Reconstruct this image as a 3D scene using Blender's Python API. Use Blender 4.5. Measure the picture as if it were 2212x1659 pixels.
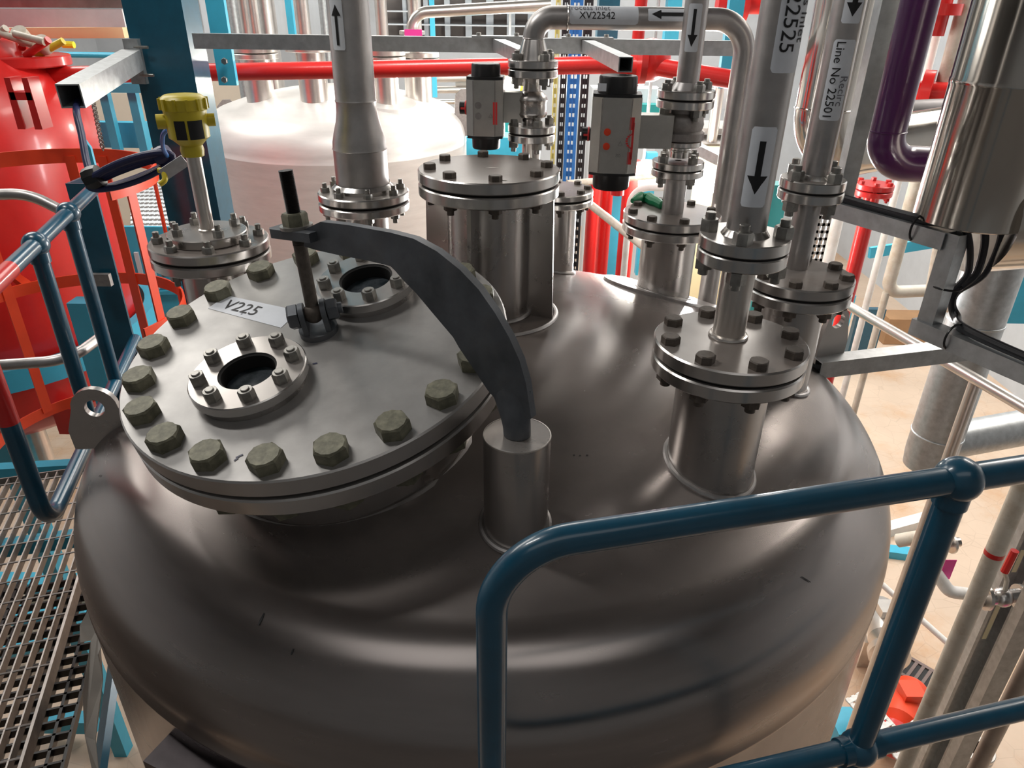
import bpy, math, random
from mathutils import Vector, Matrix
random.seed(11)
for o in list(bpy.data.objects): bpy.data.objects.remove(o)
sc = bpy.context.scene
PI = math.pi
# ---------------------------------------------------------------- camera
CZ = 4.8                      # camera height over the ground floor; the geometry below is written relative to camera height
FPX = 1560.0
_p, _r = math.radians(28.2), math.radians(0.8)
_c, _s, _cr, _sr = math.cos(_p), math.sin(_p), math.cos(_r), math.sin(_r)
RIGHT = Vector((_cr, _sr*_s, _sr*_c)); UP = Vector((-_sr, _cr*_s, _cr*_c)); FWD = Vector((0, _c, -_s))
cam = bpy.data.cameras.new('camera'); camo = bpy.data.objects.new('camera', cam); sc.collection.objects.link(camo)
camo.matrix_world = Matrix(((RIGHT.x, UP.x, -FWD.x, 0), (RIGHT.y, UP.y, -FWD.y, 0), (RIGHT.z, UP.z, -FWD.z, CZ), (0, 0, 0, 1)))
cam.sensor_width = 36; cam.lens = FPX/2212*36; cam.clip_start = .02; cam.clip_end = 100
sc.camera = camo
# ---------------------------------------------------------------- world, lights, exposure
w = bpy.data.worlds.new('World'); sc.world = w; w.use_nodes = True
w.node_tree.nodes['Background'].inputs[0].default_value = (.70, .74, .80, 1)
w.node_tree.nodes['Background'].inputs[1].default_value = .125
sc.view_settings.view_transform = 'Standard'; sc.view_settings.look = 'None'
sc.view_settings.exposure = 0.0; sc.view_settings.gamma = 1.0
def area(name, loc, target, sx, sy, power, col=(1, .96, .9)):
    l = bpy.data.lights.new(name, 'AREA'); l.shape = 'RECTANGLE'; l.size = sx; l.size_y = sy; l.energy = power; l.color = col
    o = bpy.data.objects.new(name, l); sc.collection.objects.link(o)
    o.location = (loc[0], loc[1], loc[2]+CZ)
    d = Vector(target)-Vector(loc); o.rotation_euler = d.to_track_quat('-Z', 'Y').to_euler(); return o
area('ceiling_light_hall', (1.0, 10.5, 3.0), (1.0, 10.5, -4), 7.0, 5.0, 950)
area('ceiling_light_hall_left', (-5.2, 6.0, 3.0), (-4.4, 6.0, -4), 3.0, 4.0, 280)
area('ceiling_light_right', (4.6, 5.5, 2.6), (4.6, 6.0, -4), 2.0, 4.0, 380, (1, .93, .85))
area('fill_light_front', (0, -1.6, 3.2), (0, -1.6, -4), 5.0, 1.6, 24, (1, .97, .94))  # added fill from behind the viewpoint, no lamp known there
area('fill_light_pale_vessel', (-.3, 3.3, 1.3), (-1.4, 6.2, -2.0), 1.4, .5, 60)  # added fill aimed at the pale vessel, hung out of view
area('luminaire_walkway', (-1.9, 1.75, 2.2), (-.3, 1.3, -.6), .20, 1.0, 34, (1, .97, .93))
# ---------------------------------------------------------------- pixel helpers
def ray(x, y): return RIGHT*(x-1106)+UP*(829.5-y)+FWD*FPX
def at(x, y, Y): r = ray(x, y); return r*(Y/r.y)          # point on the ray at forward distance Y
def atz(x, y, z): r = ray(x, y); return r*(z/r.z)         # point on the ray at height z
def atd(x, y, d): return ray(x, y)*(d/FPX)
def zon(p, py):                                           # height where the vertical through p meets pixel row py
    best = min((abs(829.5-FPX*Vector((p[0], p[1], z)).dot(UP)/Vector((p[0], p[1], z)).dot(FWD)-py), z) for z in [i*.01 for i in range(-480, 250)])
    return best[1]
def onplane(x, y, o, n): r = ray(x, y); return r*(o.dot(n)/r.dot(n))
# ---------------------------------------------------------------- materials
MATS = {}
def mat(name, col, metal=0.0, rough=.5, var=0.0, scale=6.0, bump=0.0, stretch=(1, 1, 1), dirt=None, dirtamt=0.0, emit=None, spec=.5, rvar=0.0, coat=0.0, dust=None, dustamt=0.0, dustlo=.9):
    if name in MATS: return MATS[name]
    m = bpy.data.materials.new(name); m.use_nodes = True; nt = m.node_tree; N = nt.nodes; L = nt.links
    b = N['Principled BSDF']; b.inputs['Metallic'].default_value = metal; b.inputs['Roughness'].default_value = rough
    b.inputs['Base Color'].default_value = (*col, 1); b.inputs['Specular IOR Level'].default_value = spec
    if coat: b.inputs['Coat Weight'].default_value = coat; b.inputs['Coat Roughness'].default_value = .12
    if emit:
        b.inputs['Emission Color'].default_value = (*emit[0], 1); b.inputs['Emission Strength'].default_value = emit[1]
    tc = N.new('ShaderNodeTexCoord'); mp = N.new('ShaderNodeMapping'); mp.inputs['Scale'].default_value = stretch
    L.new(tc.outputs['Object'], mp.inputs[0])
    colsock = None
    if var or bump or rvar:
        nz = N.new('ShaderNodeTexNoise'); nz.inputs['Scale'].default_value = scale; nz.inputs['Detail'].default_value = 5; nz.inputs['Roughness'].default_value = .62
        L.new(mp.outputs[0], nz.inputs[0])
        if var:
            cr = N.new('ShaderNodeValToRGB'); e = cr.color_ramp.elements
            e[0].position = .32; e[1].position = .68
            e[0].color = (*[c*(1-var) for c in col], 1); e[1].color = (*[min(1, c*(1+var)) for c in col], 1)
            L.new(nz.outputs[0], cr.inputs[0]); colsock = cr.outputs[0]
        if bump:
            bp = N.new('ShaderNodeBump'); bp.inputs['Strength'].default_value = bump; bp.inputs['Distance'].default_value = .004
            L.new(nz.outputs[0], bp.inputs['Height']); L.new(bp.outputs[0], b.inputs['Normal'])
        if rvar:
            mr = N.new('ShaderNodeMapRange'); mr.inputs[1].default_value = .3; mr.inputs[2].default_value = .7
            mr.inputs[3].default_value = max(.03, rough-rvar); mr.inputs[4].default_value = rough+rvar
            L.new(nz.outputs[0], mr.inputs[0]); L.new(mr.outputs[0], b.inputs['Roughness'])
    if dirt:
        n2 = N.new('ShaderNodeTexNoise'); n2.inputs['Scale'].default_value = scale*.55; n2.inputs['Detail'].default_value = 8; n2.inputs['Roughness'].default_value = .7
        L.new(tc.outputs['Object'], n2.inputs[0])
        c2 = N.new('ShaderNodeValToRGB'); c2.color_ramp.elements[0].position = .48; c2.color_ramp.elements[1].position = .7
        c2.color_ramp.elements[0].color = (0, 0, 0, 1); c2.color_ramp.elements[1].color = (dirtamt,)*3+(1,)
        L.new(n2.outputs[0], c2.inputs[0])
        mx = N.new('ShaderNodeMix'); mx.data_type = 'RGBA'; L.new(c2.outputs[0], mx.inputs[0])
        if colsock: L.new(colsock, mx.inputs[6])
        else: mx.inputs[6].default_value = (*col, 1)
        mx.inputs[7].default_value = (*dirt, 1); colsock = mx.outputs[2]
    if dust:                                            # settled dust: lies on up-facing metal, takes its sheen away
        ge = N.new('ShaderNodeNewGeometry'); sx = N.new('ShaderNodeSeparateXYZ'); L.new(ge.outputs['Normal'], sx.inputs[0])
        m1 = N.new('ShaderNodeMapRange'); m1.inputs[1].default_value = dustlo; m1.inputs[2].default_value = 1.0; m1.clamp = True
        L.new(sx.outputs[2], m1.inputs[0])
        n3 = N.new('ShaderNodeTexNoise'); n3.inputs['Scale'].default_value = 3.2; n3.inputs['Detail'].default_value = 7; n3.inputs['Roughness'].default_value = .68
        L.new(tc.outputs['Object'], n3.inputs[0])
        m2 = N.new('ShaderNodeMapRange'); m2.inputs[1].default_value = .3; m2.inputs[2].default_value = .7; m2.inputs[3].default_value = .55*dustamt; m2.inputs[4].default_value = dustamt
        L.new(n3.outputs[0], m2.inputs[0])
        mu = N.new('ShaderNodeMath'); mu.operation = 'MULTIPLY'; L.new(m1.outputs[0], mu.inputs[0]); L.new(m2.outputs[0], mu.inputs[1])
        mx = N.new('ShaderNodeMix'); mx.data_type = 'RGBA'; L.new(mu.outputs[0], mx.inputs[0])
        if colsock: L.new(colsock, mx.inputs[6])
        else: mx.inputs[6].default_value = (*col, 1)
        mx.inputs[7].default_value = (*dust, 1); colsock = mx.outputs[2]
        iv = N.new('ShaderNodeMath'); iv.operation = 'MULTIPLY_ADD'; L.new(mu.outputs[0], iv.inputs[0]); iv.inputs[1].default_value = -metal; iv.inputs[2].default_value = metal
        L.new(iv.outputs[0], b.inputs['Metallic'])
    if colsock: L.new(colsock, b.inputs['Base Color'])
    MATS[name] = m; return m
DUST = (.20, .165, .14)
SHELL = mat('brushed_stainless_shell', (.37, .335, .32), 1, .26, .06, 5, 0, (1, 1, 9), rvar=.02, dust=(.105, .082, .069), dustamt=1.0, dustlo=.93)
_b = SHELL.node_tree.nodes['Principled BSDF']; _b.inputs['Anisotropic'].default_value = .65; _tn = SHELL.node_tree.nodes.new('ShaderNodeTangent'); _tn.direction_type = 'RADIAL'; _tn.axis = 'Z'; SHELL.node_tree.links.new(_tn.outputs[0], _b.inputs['Tangent'])
STEEL = mat('stainless_steel', (.52, .495, .475), 1, .28, .05, 9, 0, rvar=.015, dust=DUST, dustamt=.5)
LID = mat('dusty_machined_steel', (.58, .565, .55), 1, .36, .08, 7, 0, rvar=.06, dust=(.125, .121, .117), dustamt=.95)
RIM = mat('machined_flange_steel', (.62, .60, .58), 1, .24, .04, 12, 0, (1, 1, .2), rvar=.01, dust=DUST, dustamt=.7)
COVER = mat('dusty_cover_steel', (.60, .575, .555), 1, .26, .06, 12, 0, rvar=.015, dust=(.17, .138, .118), dustamt=.97)
MATTE = mat('matte_pipe_steel', (.50, .48, .47), 1, .42, .12, 16, .05, rvar=.06)
CLAD = mat('polished_cladding', (.62, .58, .53), 1, .14, .12, 4, .12, (1, 1, .3), rvar=.06)
GALV = mat('galvanised_steel', (.50, .52, .53), .85, .42, .14, 30, .04)
CAST = mat('cast_steel', (.33, .31, .30), .8, .5, .15, 60, .12)
DARKM = mat('dark_davit_steel', (.12, .13, .145), .55, .52, .3, 10, .06, dirt=(.17, .16, .15), dirtamt=.5)
DARKC = mat('blackened_steel', (.05, .045, .045), .6, .42, .2, 30, .08)
BOLTG = mat('weathered_bolt', (.16, .155, .108), .25, .55, .3, 60, .15, dirt=(.27, .26, .19), dirtamt=.6)
BOLTD = mat('dark_bolt', (.115, .095, .08), .3, .55, .3, 60, .12)
NUT = mat('zinc_nut', (.32, .31, .29), .9, .4, .25, 50, .05)
BLUE = mat('teal_blue_paint', (.006, .075, .125), 0, .32, .12, 20, .03, coat=.3)
RAILB = mat('railing_blue_paint', (.006, .075, .135), 0, .3, .12, 14, .04, dirt=(.006, .045, .08), dirtamt=.5, coat=.5)
LBLUE = mat('light_blue_paint', (.05, .40, .58), 0, .45, .06, 8)
RED = mat('red_paint', (.62, .018, .016), 0, .32, .08, 6, .02, coat=.3)
ORANGE = mat('orange_red_paint', (.85, .07, .02), 0, .4, .06, 6)
PURPLE = mat('purple_pipe_paint', (.075, .008, .085), 0, .28, .1, 12, .02, coat=.4)
WHITE = mat('white_paint', (.78, .77, .75), 0, .45, .06, 10, dirt=(.45, .36, .26), dirtamt=.4)
CREAM = mat('cream_pipe_paint', (.62, .58, .50), 0, .42, .08, 14, dirt=(.36, .26, .15), dirtamt=.6)
YEL = mat('yellow_enamel', (.62, .50, .03), 0, .38, .08, 20, .05)
BLK = mat('black_plastic', (.012, .012, .013), 0, .35, .2, 30)
GASK = mat('black_gasket', (.008, .007, .007), 0, .8)
CABLE = mat('navy_cable', (.015, .02, .07), 0, .4, .1, 40)
CABLEB = mat('black_cable', (.012, .012, .016), 0, .45)
ALU = mat('anodised_actuator', (.50, .49, .46), .8, .38, .06, 30, .02)
REDP = mat('red_sticker', (.70, .04, .04), 0, .5)
LABEL = mat('white_label_film', (.80, .84, .90), 0, .5, .05, 20)
INK = mat('black_print', (.012, .012, .014), 0, .6)
INKG = mat('faded_print', (.22, .22, .25), 0, .6)
GLASS = mat('sight_glass', (.012, .02, .024), 0, .35, .4, 16, dirt=(.12, .13, .15), dirtamt=.9, spec=.25)
PINK = mat('pink_tag', (.85, .05, .35), 0, .5)
PANEL = mat('pale_cladding_panel', (.62, .66, .70), 0, .6, .05, 3, stretch=(6, 1, 1))
GREEN = mat('green_paint', (.01, .22, .09), 0, .5, .15, 20)
TEALP = mat('turquoise_plate', (.02, .30, .30), 0, .45)
CBLUE = mat('cable_blue', (.02, .14, .42), 0, .4, .1, 20)
PIPEW = mat('clean_pipe', (.72, .68, .64), .9, .3, .08, 10, .03)
WVES = mat('pale_vessel_steel', (.78, .77, .75), .25, .42, .06, 4, .03, (1, 1, 6), rvar=.04)
WEAVE = mat('torn_sheet_film', (.62, .58, .53), 0, .6, .1, 6)
FLOORM = mat('beige_resin_floor', (.56, .44, .34), 0, .5, .07, 1.2, .02, dirt=(.46, .22, .07), dirtamt=.75)
_nt = FLOORM.node_tree; _b = _nt.nodes['Principled BSDF']; _src = _b.inputs['Base Color'].links[0].from_socket
_v = _nt.nodes.new('ShaderNodeTexVoronoi'); _v.feature = 'DISTANCE_TO_EDGE'; _v.inputs['Scale'].default_value = 4.5
_t = [n for n in _nt.nodes if n.type == 'TEX_COORD'][0]; _nt.links.new(_t.outputs['Object'], _v.inputs['Vector'])
_m = _nt.nodes.new('ShaderNodeMapRange'); _m.inputs[1].default_value = 0; _m.inputs[2].default_value = .02; _m.inputs[3].default_value = .22; _m.inputs[4].default_value = 0
_nt.links.new(_v.outputs['Distance'], _m.inputs[0]); _x = _nt.nodes.new('ShaderNodeMix'); _x.data_type = 'RGBA'
_nt.links.new(_m.outputs[0], _x.inputs[0]); _nt.links.new(_src, _x.inputs[6]); _x.inputs[7].default_value = (.22, .15, .11, 1); _nt.links.new(_x.outputs[2], _b.inputs['Base Color'])
LAMPM = mat('fluorescent_tube', (1, 1, 1), 0, .5, emit=((1, .97, .92), 38))
LAMPD = mat('lamp_diffuser', (1, 1, 1), 0, .5, emit=((1, .95, .84), 9))
# ---------------------------------------------------------------- mesh builder
I4 = Matrix.Identity(4)
def frame(p, z, x=None):
    z = Vector(z).normalized(); x = Vector(x) if x is not None else (Vector((0, 0, 1)) if abs(z.z) < .9 else Vector((1, 0, 0)))
    x = (x-z*x.dot(z)).normalized(); y = z.cross(x)
    return Matrix(((x.x, y.x, z.x, p[0]), (x.y, y.y, z.y, p[1]), (x.z, y.z, z.z, p[2]), (0, 0, 0, 1)))
def fillet(pts, rad, n=9):
    pts = [Vector(p) for p in pts]; out = [pts[0]]
    for i in range(1, len(pts)-1):
        a, b, c = pts[i-1], pts[i], pts[i+1]; u = (a-b).normalized(); v = (c-b).normalized()
        ang = u.angle(v)
        if ang > 3.1: out.append(b); continue
        t = min(rad/math.tan(ang/2), (a-b).length*.49, (c-b).length*.49); r = t*math.tan(ang/2)
        cen = b+(u+v).normalized()*(r/math.sin(ang/2)); s = b+u*t; e = b+v*t
        d0 = (s-cen); d1 = (e-cen); th = d0.angle(d1)
        for k in range(n+1):
            f = k/n; out.append(cen+(d0*math.sin((1-f)*th)+d1*math.sin(f*th))/math.sin(th))
    out.append(pts[-1]); return out
class MB:
    def __init__(s): s.v = []; s.f = []
    def add(s, vs, fs, M=I4):
        b = len(s.v); s.v += [M @ Vector(v) for v in vs]; s.f += [tuple(b+i for i in f) for f in fs]; return s
    def lathe(s, prof, M=I4, seg=48):
        vs = []; rings = []
        for r, z in prof:
            if r < 1e-6: rings.append([len(vs)]); vs.append((0, 0, z))
            else:
                rings.append(list(range(len(vs), len(vs)+seg)))
                vs += [(r*math.cos(2*PI*k/seg), r*math.sin(2*PI*k/seg), z) for k in range(seg)]
        fs = []
        for a, b in zip(rings, rings[1:]):
            for k in range(seg):
                q = [a[k % len(a)], a[(k+1) % len(a)], b[(k+1) % len(b)], b[k % len(b)]]
                u = []
                for i in q:
                    if i not in u: u.append(i)
                if len(u) > 2: fs.append(u)
        return s.add(vs, fs, M)
    def disc(s, M, ro, t, ri=0, ch=.002, seg=64):          # a disc or ring of thickness t hanging below the frame's origin
        pr = [(ri, 0), (ro-ch, 0), (ro, -ch), (ro, -t+ch), (ro-ch, -t), (ri, -t)]
        if ri > 0: pr.append((ri, 0))
        return s.lathe(pr, M, seg)
    def cyl(s, a, b, r, seg=24, r2=None):
        a = Vector(a); b = Vector(b); r2 = r if r2 is None else r2
        return s.lathe([(0, 0), (r, 0), (r2, (b-a).length), (0, (b-a).length)], frame(a, b-a), seg)
    def tube(s, path, r, seg=16, cap=True):
        P = [Vector(p) for p in path]; n = len(P); T = []
        for i in range(n):
            t = (P[min(i+1, n-1)]-P[max(i-1, 0)]); T.append(t.normalized())
        x = Vector((0, 0, 1)) if abs(T[0].z) < .9 else Vector((1, 0, 0)); x = (x-T[0]*x.dot(T[0])).normalized()
        vs = []; fs = []
        for i in range(n):
            x = (x-T[i]*x.dot(T[i])).normalized(); y = T[i].cross(x)
            rr = r[i] if isinstance(r, (list, tuple)) else r
            vs += [P[i]+(x*math.cos(2*PI*k/seg)+y*math.sin(2*PI*k/seg))*rr for k in range(seg)]
        for i in range(n-1):
            for k in range(seg):
                a = i*seg+k; b = i*seg+(k+1) % seg; fs.append((a, b, b+seg, a+seg))
        if cap: fs += [tuple(range(seg))[::-1], tuple(range((n-1)*seg, n*seg))]
        return s.add(vs, fs)
    def box(s, c, size, M=I4):
        x, y, z = [q/2 for q in size]; c = Vector(c)
        vs = [c+Vector((i*x, j*y, k*z)) for i in (-1, 1) for j in (-1, 1) for k in (-1, 1)]
        return s.add(vs, [(0, 1, 3, 2), (4, 6, 7, 5), (0, 4, 5, 1), (2, 3, 7, 6), (0, 2, 6, 4), (1, 5, 7, 3)], M)
    def prism(s, poly, d, M=I4):                           # 2-D outline extruded by d along the frame's z, centred
        n = len(poly); vs = [(x, y, -d/2) for x, y in poly]+[(x, y, d/2) for x, y in poly]
        return s.add(vs, [tuple(range(n))[::-1], tuple(range(n, 2*n))]+[(i, (i+1) % n, n+(i+1) % n, n+i) for i in range(n)], M)
    def extr(s, sec, a, b, up=(0, 0, 1), closed=True, caps=True):       # section (x across, y along up) swept from a to b
        a = Vector(a); b = Vector(b); z = (b-a).normalized(); u = Vector(up); u = (u-z*u.dot(z)).normalized(); x = u.cross(z)
        n = len(sec); vs = [p+x*q[0]+u*q[1] for p in (a, b) for q in sec]
        fs = [(i, (i+1) % n, n+(i+1) % n, n+i) for i in range(n)]
        if caps: fs += [tuple(range(n))[::-1], tuple(range(n, 2*n))]
        return s.add(vs, fs)
    def bar(s, a, b, w, h, up=(0, 0, 1)): return s.extr([(-w/2, -h/2), (w/2, -h/2), (w/2, h/2), (-w/2, h/2)], a, b, up)
    def hollow(s, a, b, w, h, t, up=(0, 0, 1)):            # square tube with open ends
        a = Vector(a); b = Vector(b); z = (b-a).normalized(); u = Vector(up); u = (u-z*u.dot(z)).normalized(); x = u.cross(z)
        vs = []
        for p in (a, b):
            for q in (0, t):
                vs += [p+x*sx*(w/2-q)+u*sy*(h/2-q) for sx, sy in ((-1, -1), (1, -1), (1, 1), (-1, 1))]
        fs = []
        for i in range(4):
            j = (i+1) % 4
            fs += [(i, j, 8+j, 8+i), (4+i, 12+i, 12+j, 4+j), (i, 4+i, 4+j, j), (8+i, 8+j, 12+j, 12+i)]
        return s.add(vs, fs)
    def hex(s, M, af, h, z0=0, dome=True):
        r = af/math.sqrt(3); vs = []; hh = [(r, 0), (r, h*.82), (r*.88, h)] if dome else [(r, 0), (r, h)]
        for rr, z in hh: vs += [(rr*math.cos(PI/3*k), rr*math.sin(PI/3*k), z0+z) for k in range(6)]
        n = len(hh); fs = [tuple(range(6))[::-1], tuple(range(6*(n-1), 6*n))]
        for i in range(n-1): fs += [(i*6+k, i*6+(k+1) % 6, i*6+6+(k+1) % 6, i*6+6+k) for k in range(6)]
        return s.add(vs, fs, M)
    def ball(s, c, r, seg=24, sz=1.0):
        return s.lathe([(r*math.sin(PI*k/14), r*sz*math.cos(PI*k/14)) for k in range(15)], Matrix.Translation(Vector(c)), seg)
    def torus(s, M, R, r, seg=40, n=10, a0=0, a1=2*PI):
        pts = [M @ Vector((R*math.cos(a0+(a1-a0)*k/seg), R*math.sin(a0+(a1-a0)*k/seg), 0)) for k in range(seg+1)]
        return s.tube(pts, r, n)
    def mesh(s, name, org, smooth=True):
        me = bpy.data.meshes.new(name); o = Vector(org)
        me.from_pydata([tuple(v-o) for v in s.v], [], s.f); 
        import bmesh
        bm = bmesh.new(); bm.from_mesh(me); bmesh.ops.remove_doubles(bm, verts=bm.verts, dist=1e-6) if len(s.v) < 60000 else None
        bmesh.ops.recalc_face_normals(bm, faces=bm.faces); bm.to_mesh(me); bm.free()
        if smooth:
            me.polygons.foreach_set('use_smooth', [True]*len(me.polygons)); me.set_sharp_from_angle(angle=math.radians(34))
        return me
ORG = {}
COL = sc.collection
def props(o, label=None, cat=None, group=None, kind=None):
    if label: o['label'] = label
    if cat: o['category'] = cat
    if group: o['group'] = group
    if kind: o['kind'] = kind
    return o
def thing(name, label, cat, loc, group=None, kind=None):
    o = bpy.data.objects.new(name, None); COL.objects.link(o); o.empty_display_size = .05
    o.location = (loc[0], loc[1], loc[2]+CZ); ORG[o] = Vector(loc); return props(o, label, cat, group, kind)
def part(name, mb, m, parent, label=None, smooth=True, kind=None):
    org = ORG[parent]; me = mb.mesh(name, org, smooth); me.materials.append(m)
    o = bpy.data.objects.new(name, me); COL.objects.link(o); o.parent = parent; ORG[o] = org
    return props(o, label, None, None, kind)
def solo(name, mb, m, label, cat, group=None, kind=None, smooth=True):
    xs = [v.x for v in mb.v]; ys = [v.y for v in mb.v]; zs = [v.z for v in mb.v]
    org = Vector(((min(xs)+max(xs))/2, (min(ys)+max(ys))/2, min(zs)))
    me = mb.mesh(name, org, smooth); me.materials.append(m)
    o = bpy.data.objects.new(name, me); COL.objects.link(o); o.location = (org.x, org.y, org.z+CZ); ORG[o] = org
    return props(o, label, cat, group, kind)
def struct(name, mb, m, smooth=False):
    return solo(name, mb, m, None, None, None, 'structure', smooth)
def inst(name, me, m, parent, M):                          # shared mesh placed by matrix under its parent
    if not me.materials: me.materials.append(m)
    o = bpy.data.objects.new(name, me); COL.objects.link(o); o.parent = parent
    o.matrix_local = Matrix.Translation(-ORG[parent]) @ M; ORG[o] = ORG[parent]; return o
BM = {}
def boltmesh(af, hh, grip, top='head', stud=0.0, bot=True):
    k = (round(af, 4), round(hh, 4), round(grip, 4), top, round(stud, 4), bot)
    if k in BM: return BM[k]
    r = af/math.sqrt(3); sr = af*.31
    def hx(q, z, t=0): return [(q*math.cos(PI/6*i+t)*(1 if i % 2 == 0 else math.cos(PI/6)), q*math.sin(PI/6*i+t)*(1 if i % 2 == 0 else math.cos(PI/6)), z) for i in range(12)]
    def ci(q, z): return [(q*math.cos(PI/6*i), q*math.sin(PI/6*i), z) for i in range(12)]
    rings = []
    if top == 'stud': rings += [ci(sr*.85, hh+stud), ci(sr, hh+stud-.001), ci(sr, hh)]
    rings += [ci(r*.84, hh), hx(r, hh*.86), hx(r, 0)]
    if bot:
        st = max(stud, .012)
        rings += [ci(sr, 0), ci(sr, -grip), hx(r, -grip), hx(r, -grip-hh), ci(sr, -grip-hh), ci(sr, -grip-hh-st)]
    vs = [v for q in rings for v in q]; n = len(rings)
    fs = [tuple(range(12)), tuple(range(12*(n-1), 12*n))[::-1]]
    for i in range(n-1): fs += [(i*12+j, i*12+12+j, i*12+12+(j+1) % 12, i*12+(j+1) % 12) for j in range(12)]
    b = MB(); b.add(vs, fs); BM[k] = b.mesh('bolt', (0, 0, 0)); return BM[k]
def boltring(parent, M, R, n, phase, me, m, name='bolt', skip=()):
    for i in range(n):
        if i in skip: continue
        a = phase+2*PI*i/n
        inst(name, me, m, parent, M @ Matrix.Translation((R*math.cos(a), R*math.sin(a), 0)) @ Matrix.Rotation(a*1.7+i*.9, 4, 'Z'))
def up(p): return frame(p, (0, 0, 1), (1, 0, 0))
# ---------------------------------------------------------------- writing and stickers
def text2d(s, size, bold=0.0, shear=0.0):
    cu = bpy.data.curves.new('t', 'FONT'); cu.body = s; cu.size = size; cu.align_x = 'CENTER'; cu.align_y = 'CENTER'; cu.offset = bold; cu.shear = shear
    cu.resolution_u = 3
    o = bpy.data.objects.new('t', cu); COL.objects.link(o); dg = bpy.context.evaluated_depsgraph_get(); dg.update()
    me = o.evaluated_get(dg).to_mesh(); v = [(a.co.x, a.co.y) for a in me.vertices]; f = [tuple(p.vertices) for p in me.polygons]
    o.evaluated_get(dg).to_mesh_clear(); bpy.data.objects.remove(o); bpy.data.curves.remove(cu)
    import bmesh                                          # cut into narrow bands so that the letters follow a round surface
    bm = bmesh.new(); bv = [bm.verts.new((x, y, 0)) for x, y in v]
    for q in f:
        try: bm.faces.new([bv[i] for i in q])
        except ValueError: pass
    for k in range(-9, 10): bmesh.ops.bisect_plane(bm, geom=bm.verts[:]+bm.edges[:]+bm.faces[:], plane_co=(0, k*size*.1, 0), plane_no=(0, 1, 0))
    bm.verts.index_update(); v = [(a.co.x, a.co.y) for a in bm.verts]; f = [tuple(a.index for a in p.verts) for p in bm.faces]; bm.free(); return v, f
def arrow2d(L, sw, hw, hl):                                # arrow pointing +x, split along its middle so that it wraps well
    a = -L/2; b = L/2-hl
    v = [(a, -sw/2), (a, 0), (a, sw/2), (b, -sw/2), (b, 0), (b, sw/2), (b, -hw/2), (b, hw/2), (L/2, 0)]
    v += [(b, -hw/4-sw/4), (b, hw/4+sw/4)]
    return v, [(0, 3, 4, 1), (1, 4, 5, 2), (3, 8, 4), (4, 8, 5), (9, 8, 3), (6, 8, 9), (5, 8, 10), (10, 8, 7)]
def rect2d(L, W, n=10, cut=.15):
    v = []; f = []
    for j in range(n+1):
        y = -W/2+W*j/n; e = cut*W*(1-math.sqrt(max(0, 1-max(0, (abs(y)-W/2+cut*W)/(cut*W))**2))) if cut else 0
        v += [(-L/2+e, y), (L/2-e, y)]
    for j in range(n): f.append((2*j, 2*j+1, 2*j+3, 2*j+2))
    return v, f
def wrap(vf, c, axis, face, r, off):                       # x runs along axis, y around the pipe, centred on the side that faces `face`
    v, f = vf; ax = Vector(axis).normalized(); e1 = Vector(face); e1 = (e1-ax*e1.dot(ax)).normalized(); e2 = e1.cross(ax)
    mb = MB(); rr = r+off
    mb.add([Vector(c)+ax*x+(e1*math.cos(y/rr)+e2*math.sin(y/rr))*rr for x, y in v], f); return mb
def sh(vf, dx=0, dy=0, rot=0, sc_=1):
    v, f = vf; c, s = math.cos(rot), math.sin(rot)
    return [((x*c-y*s)*sc_+dx, (x*s+y*c)*sc_+dy) for x, y in v], f
# ---------------------------------------------------------------- room shell
def boxs(name, lo, hi, m, **k):
    b = MB(); b.box([(a+c)/2 for a, c in zip(lo, hi)], [c-a for a, c in zip(lo, hi)]); return struct(name, b, m)
WALLM = mat('pale_grey_wall', (.52, .56, .60), 0, .55, .06, 2.5)
DARKW = mat('dark_ceiling', (.10, .105, .11), 0, .8, .1, 2)
boxs('floor', (-9.2, -3.2, -5.0), (7.2, 17.2, -4.8), FLOORM)
boxs('ceiling', (-9.2, -3.2, 3.6), (7.2, 17.2, 3.8), DARKW)
boxs('wall_back', (-9.2, 17.0, -4.8), (7.2, 17.2, 3.6), WALLM)
boxs('wall_left', (-9.2, -3.0, -4.8), (-9.0, 17.0, 3.6), WALLM)
boxs('wall_right', (7.0, -3.0, -4.8), (7.2, 17.0, 3.6), WALLM)
boxs('wall_front', (-9.2, -3.2, -4.8), (7.2, -3.0, 3.6), mat('darkened_grey_wall', (.20, .21, .22), 0, .7, .06, 2.5))  # unseen wall, coloured darker than the others to dim the shell's reflections
PLAT = mat('grey_deck_plate', (.20, .185, .175), .1, .6, .15, 20, .1)
boxs('floor_deck', (-3.5, -3.0, -1.76), (4.5, .50, -1.70), PLAT)  # unseen deck under the viewpoint, added to darken the shell's reflections
# ---------------------------------------------------------------- the vessel
C = Vector((-.0634, 1.761, 0)); R = 1.05; LC = 2.66; ZT = -.752; RK = .243
PH = math.asin((R-RK)/(LC-RK)); ZK = ZT-LC+(LC-RK)*math.cos(PH)
def dome(x, y):
    rho = math.hypot(x-C.x, y-C.y)
    if rho < LC*math.sin(PH): return ZT-LC+math.sqrt(LC*LC-rho*rho)
    return ZK+math.sqrt(max(0, RK*RK-(rho-(R-RK))**2))
ves = thing('process_vessel', 'large brushed stainless vessel with domed top filling the foreground', 'vessel', (C.x, C.y, -4.3))
pr = [(LC*math.sin(PH*i/30), ZT-LC+LC*math.cos(PH*i/30)) for i in range(31)]
pr += [(R-RK+RK*math.sin(PH+(PI/2-PH)*i/24), ZK+RK*math.cos(PH+(PI/2-PH)*i/24)) for i in range(1, 25)]
pr += [(R, ZK-.04), (R+.0015, ZK-.043), (R+.0015, ZK-.049), (R, ZK-.052), (R, -3.2), (.5, -3.75), (.1, -3.9), (0, -3.9)]
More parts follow.
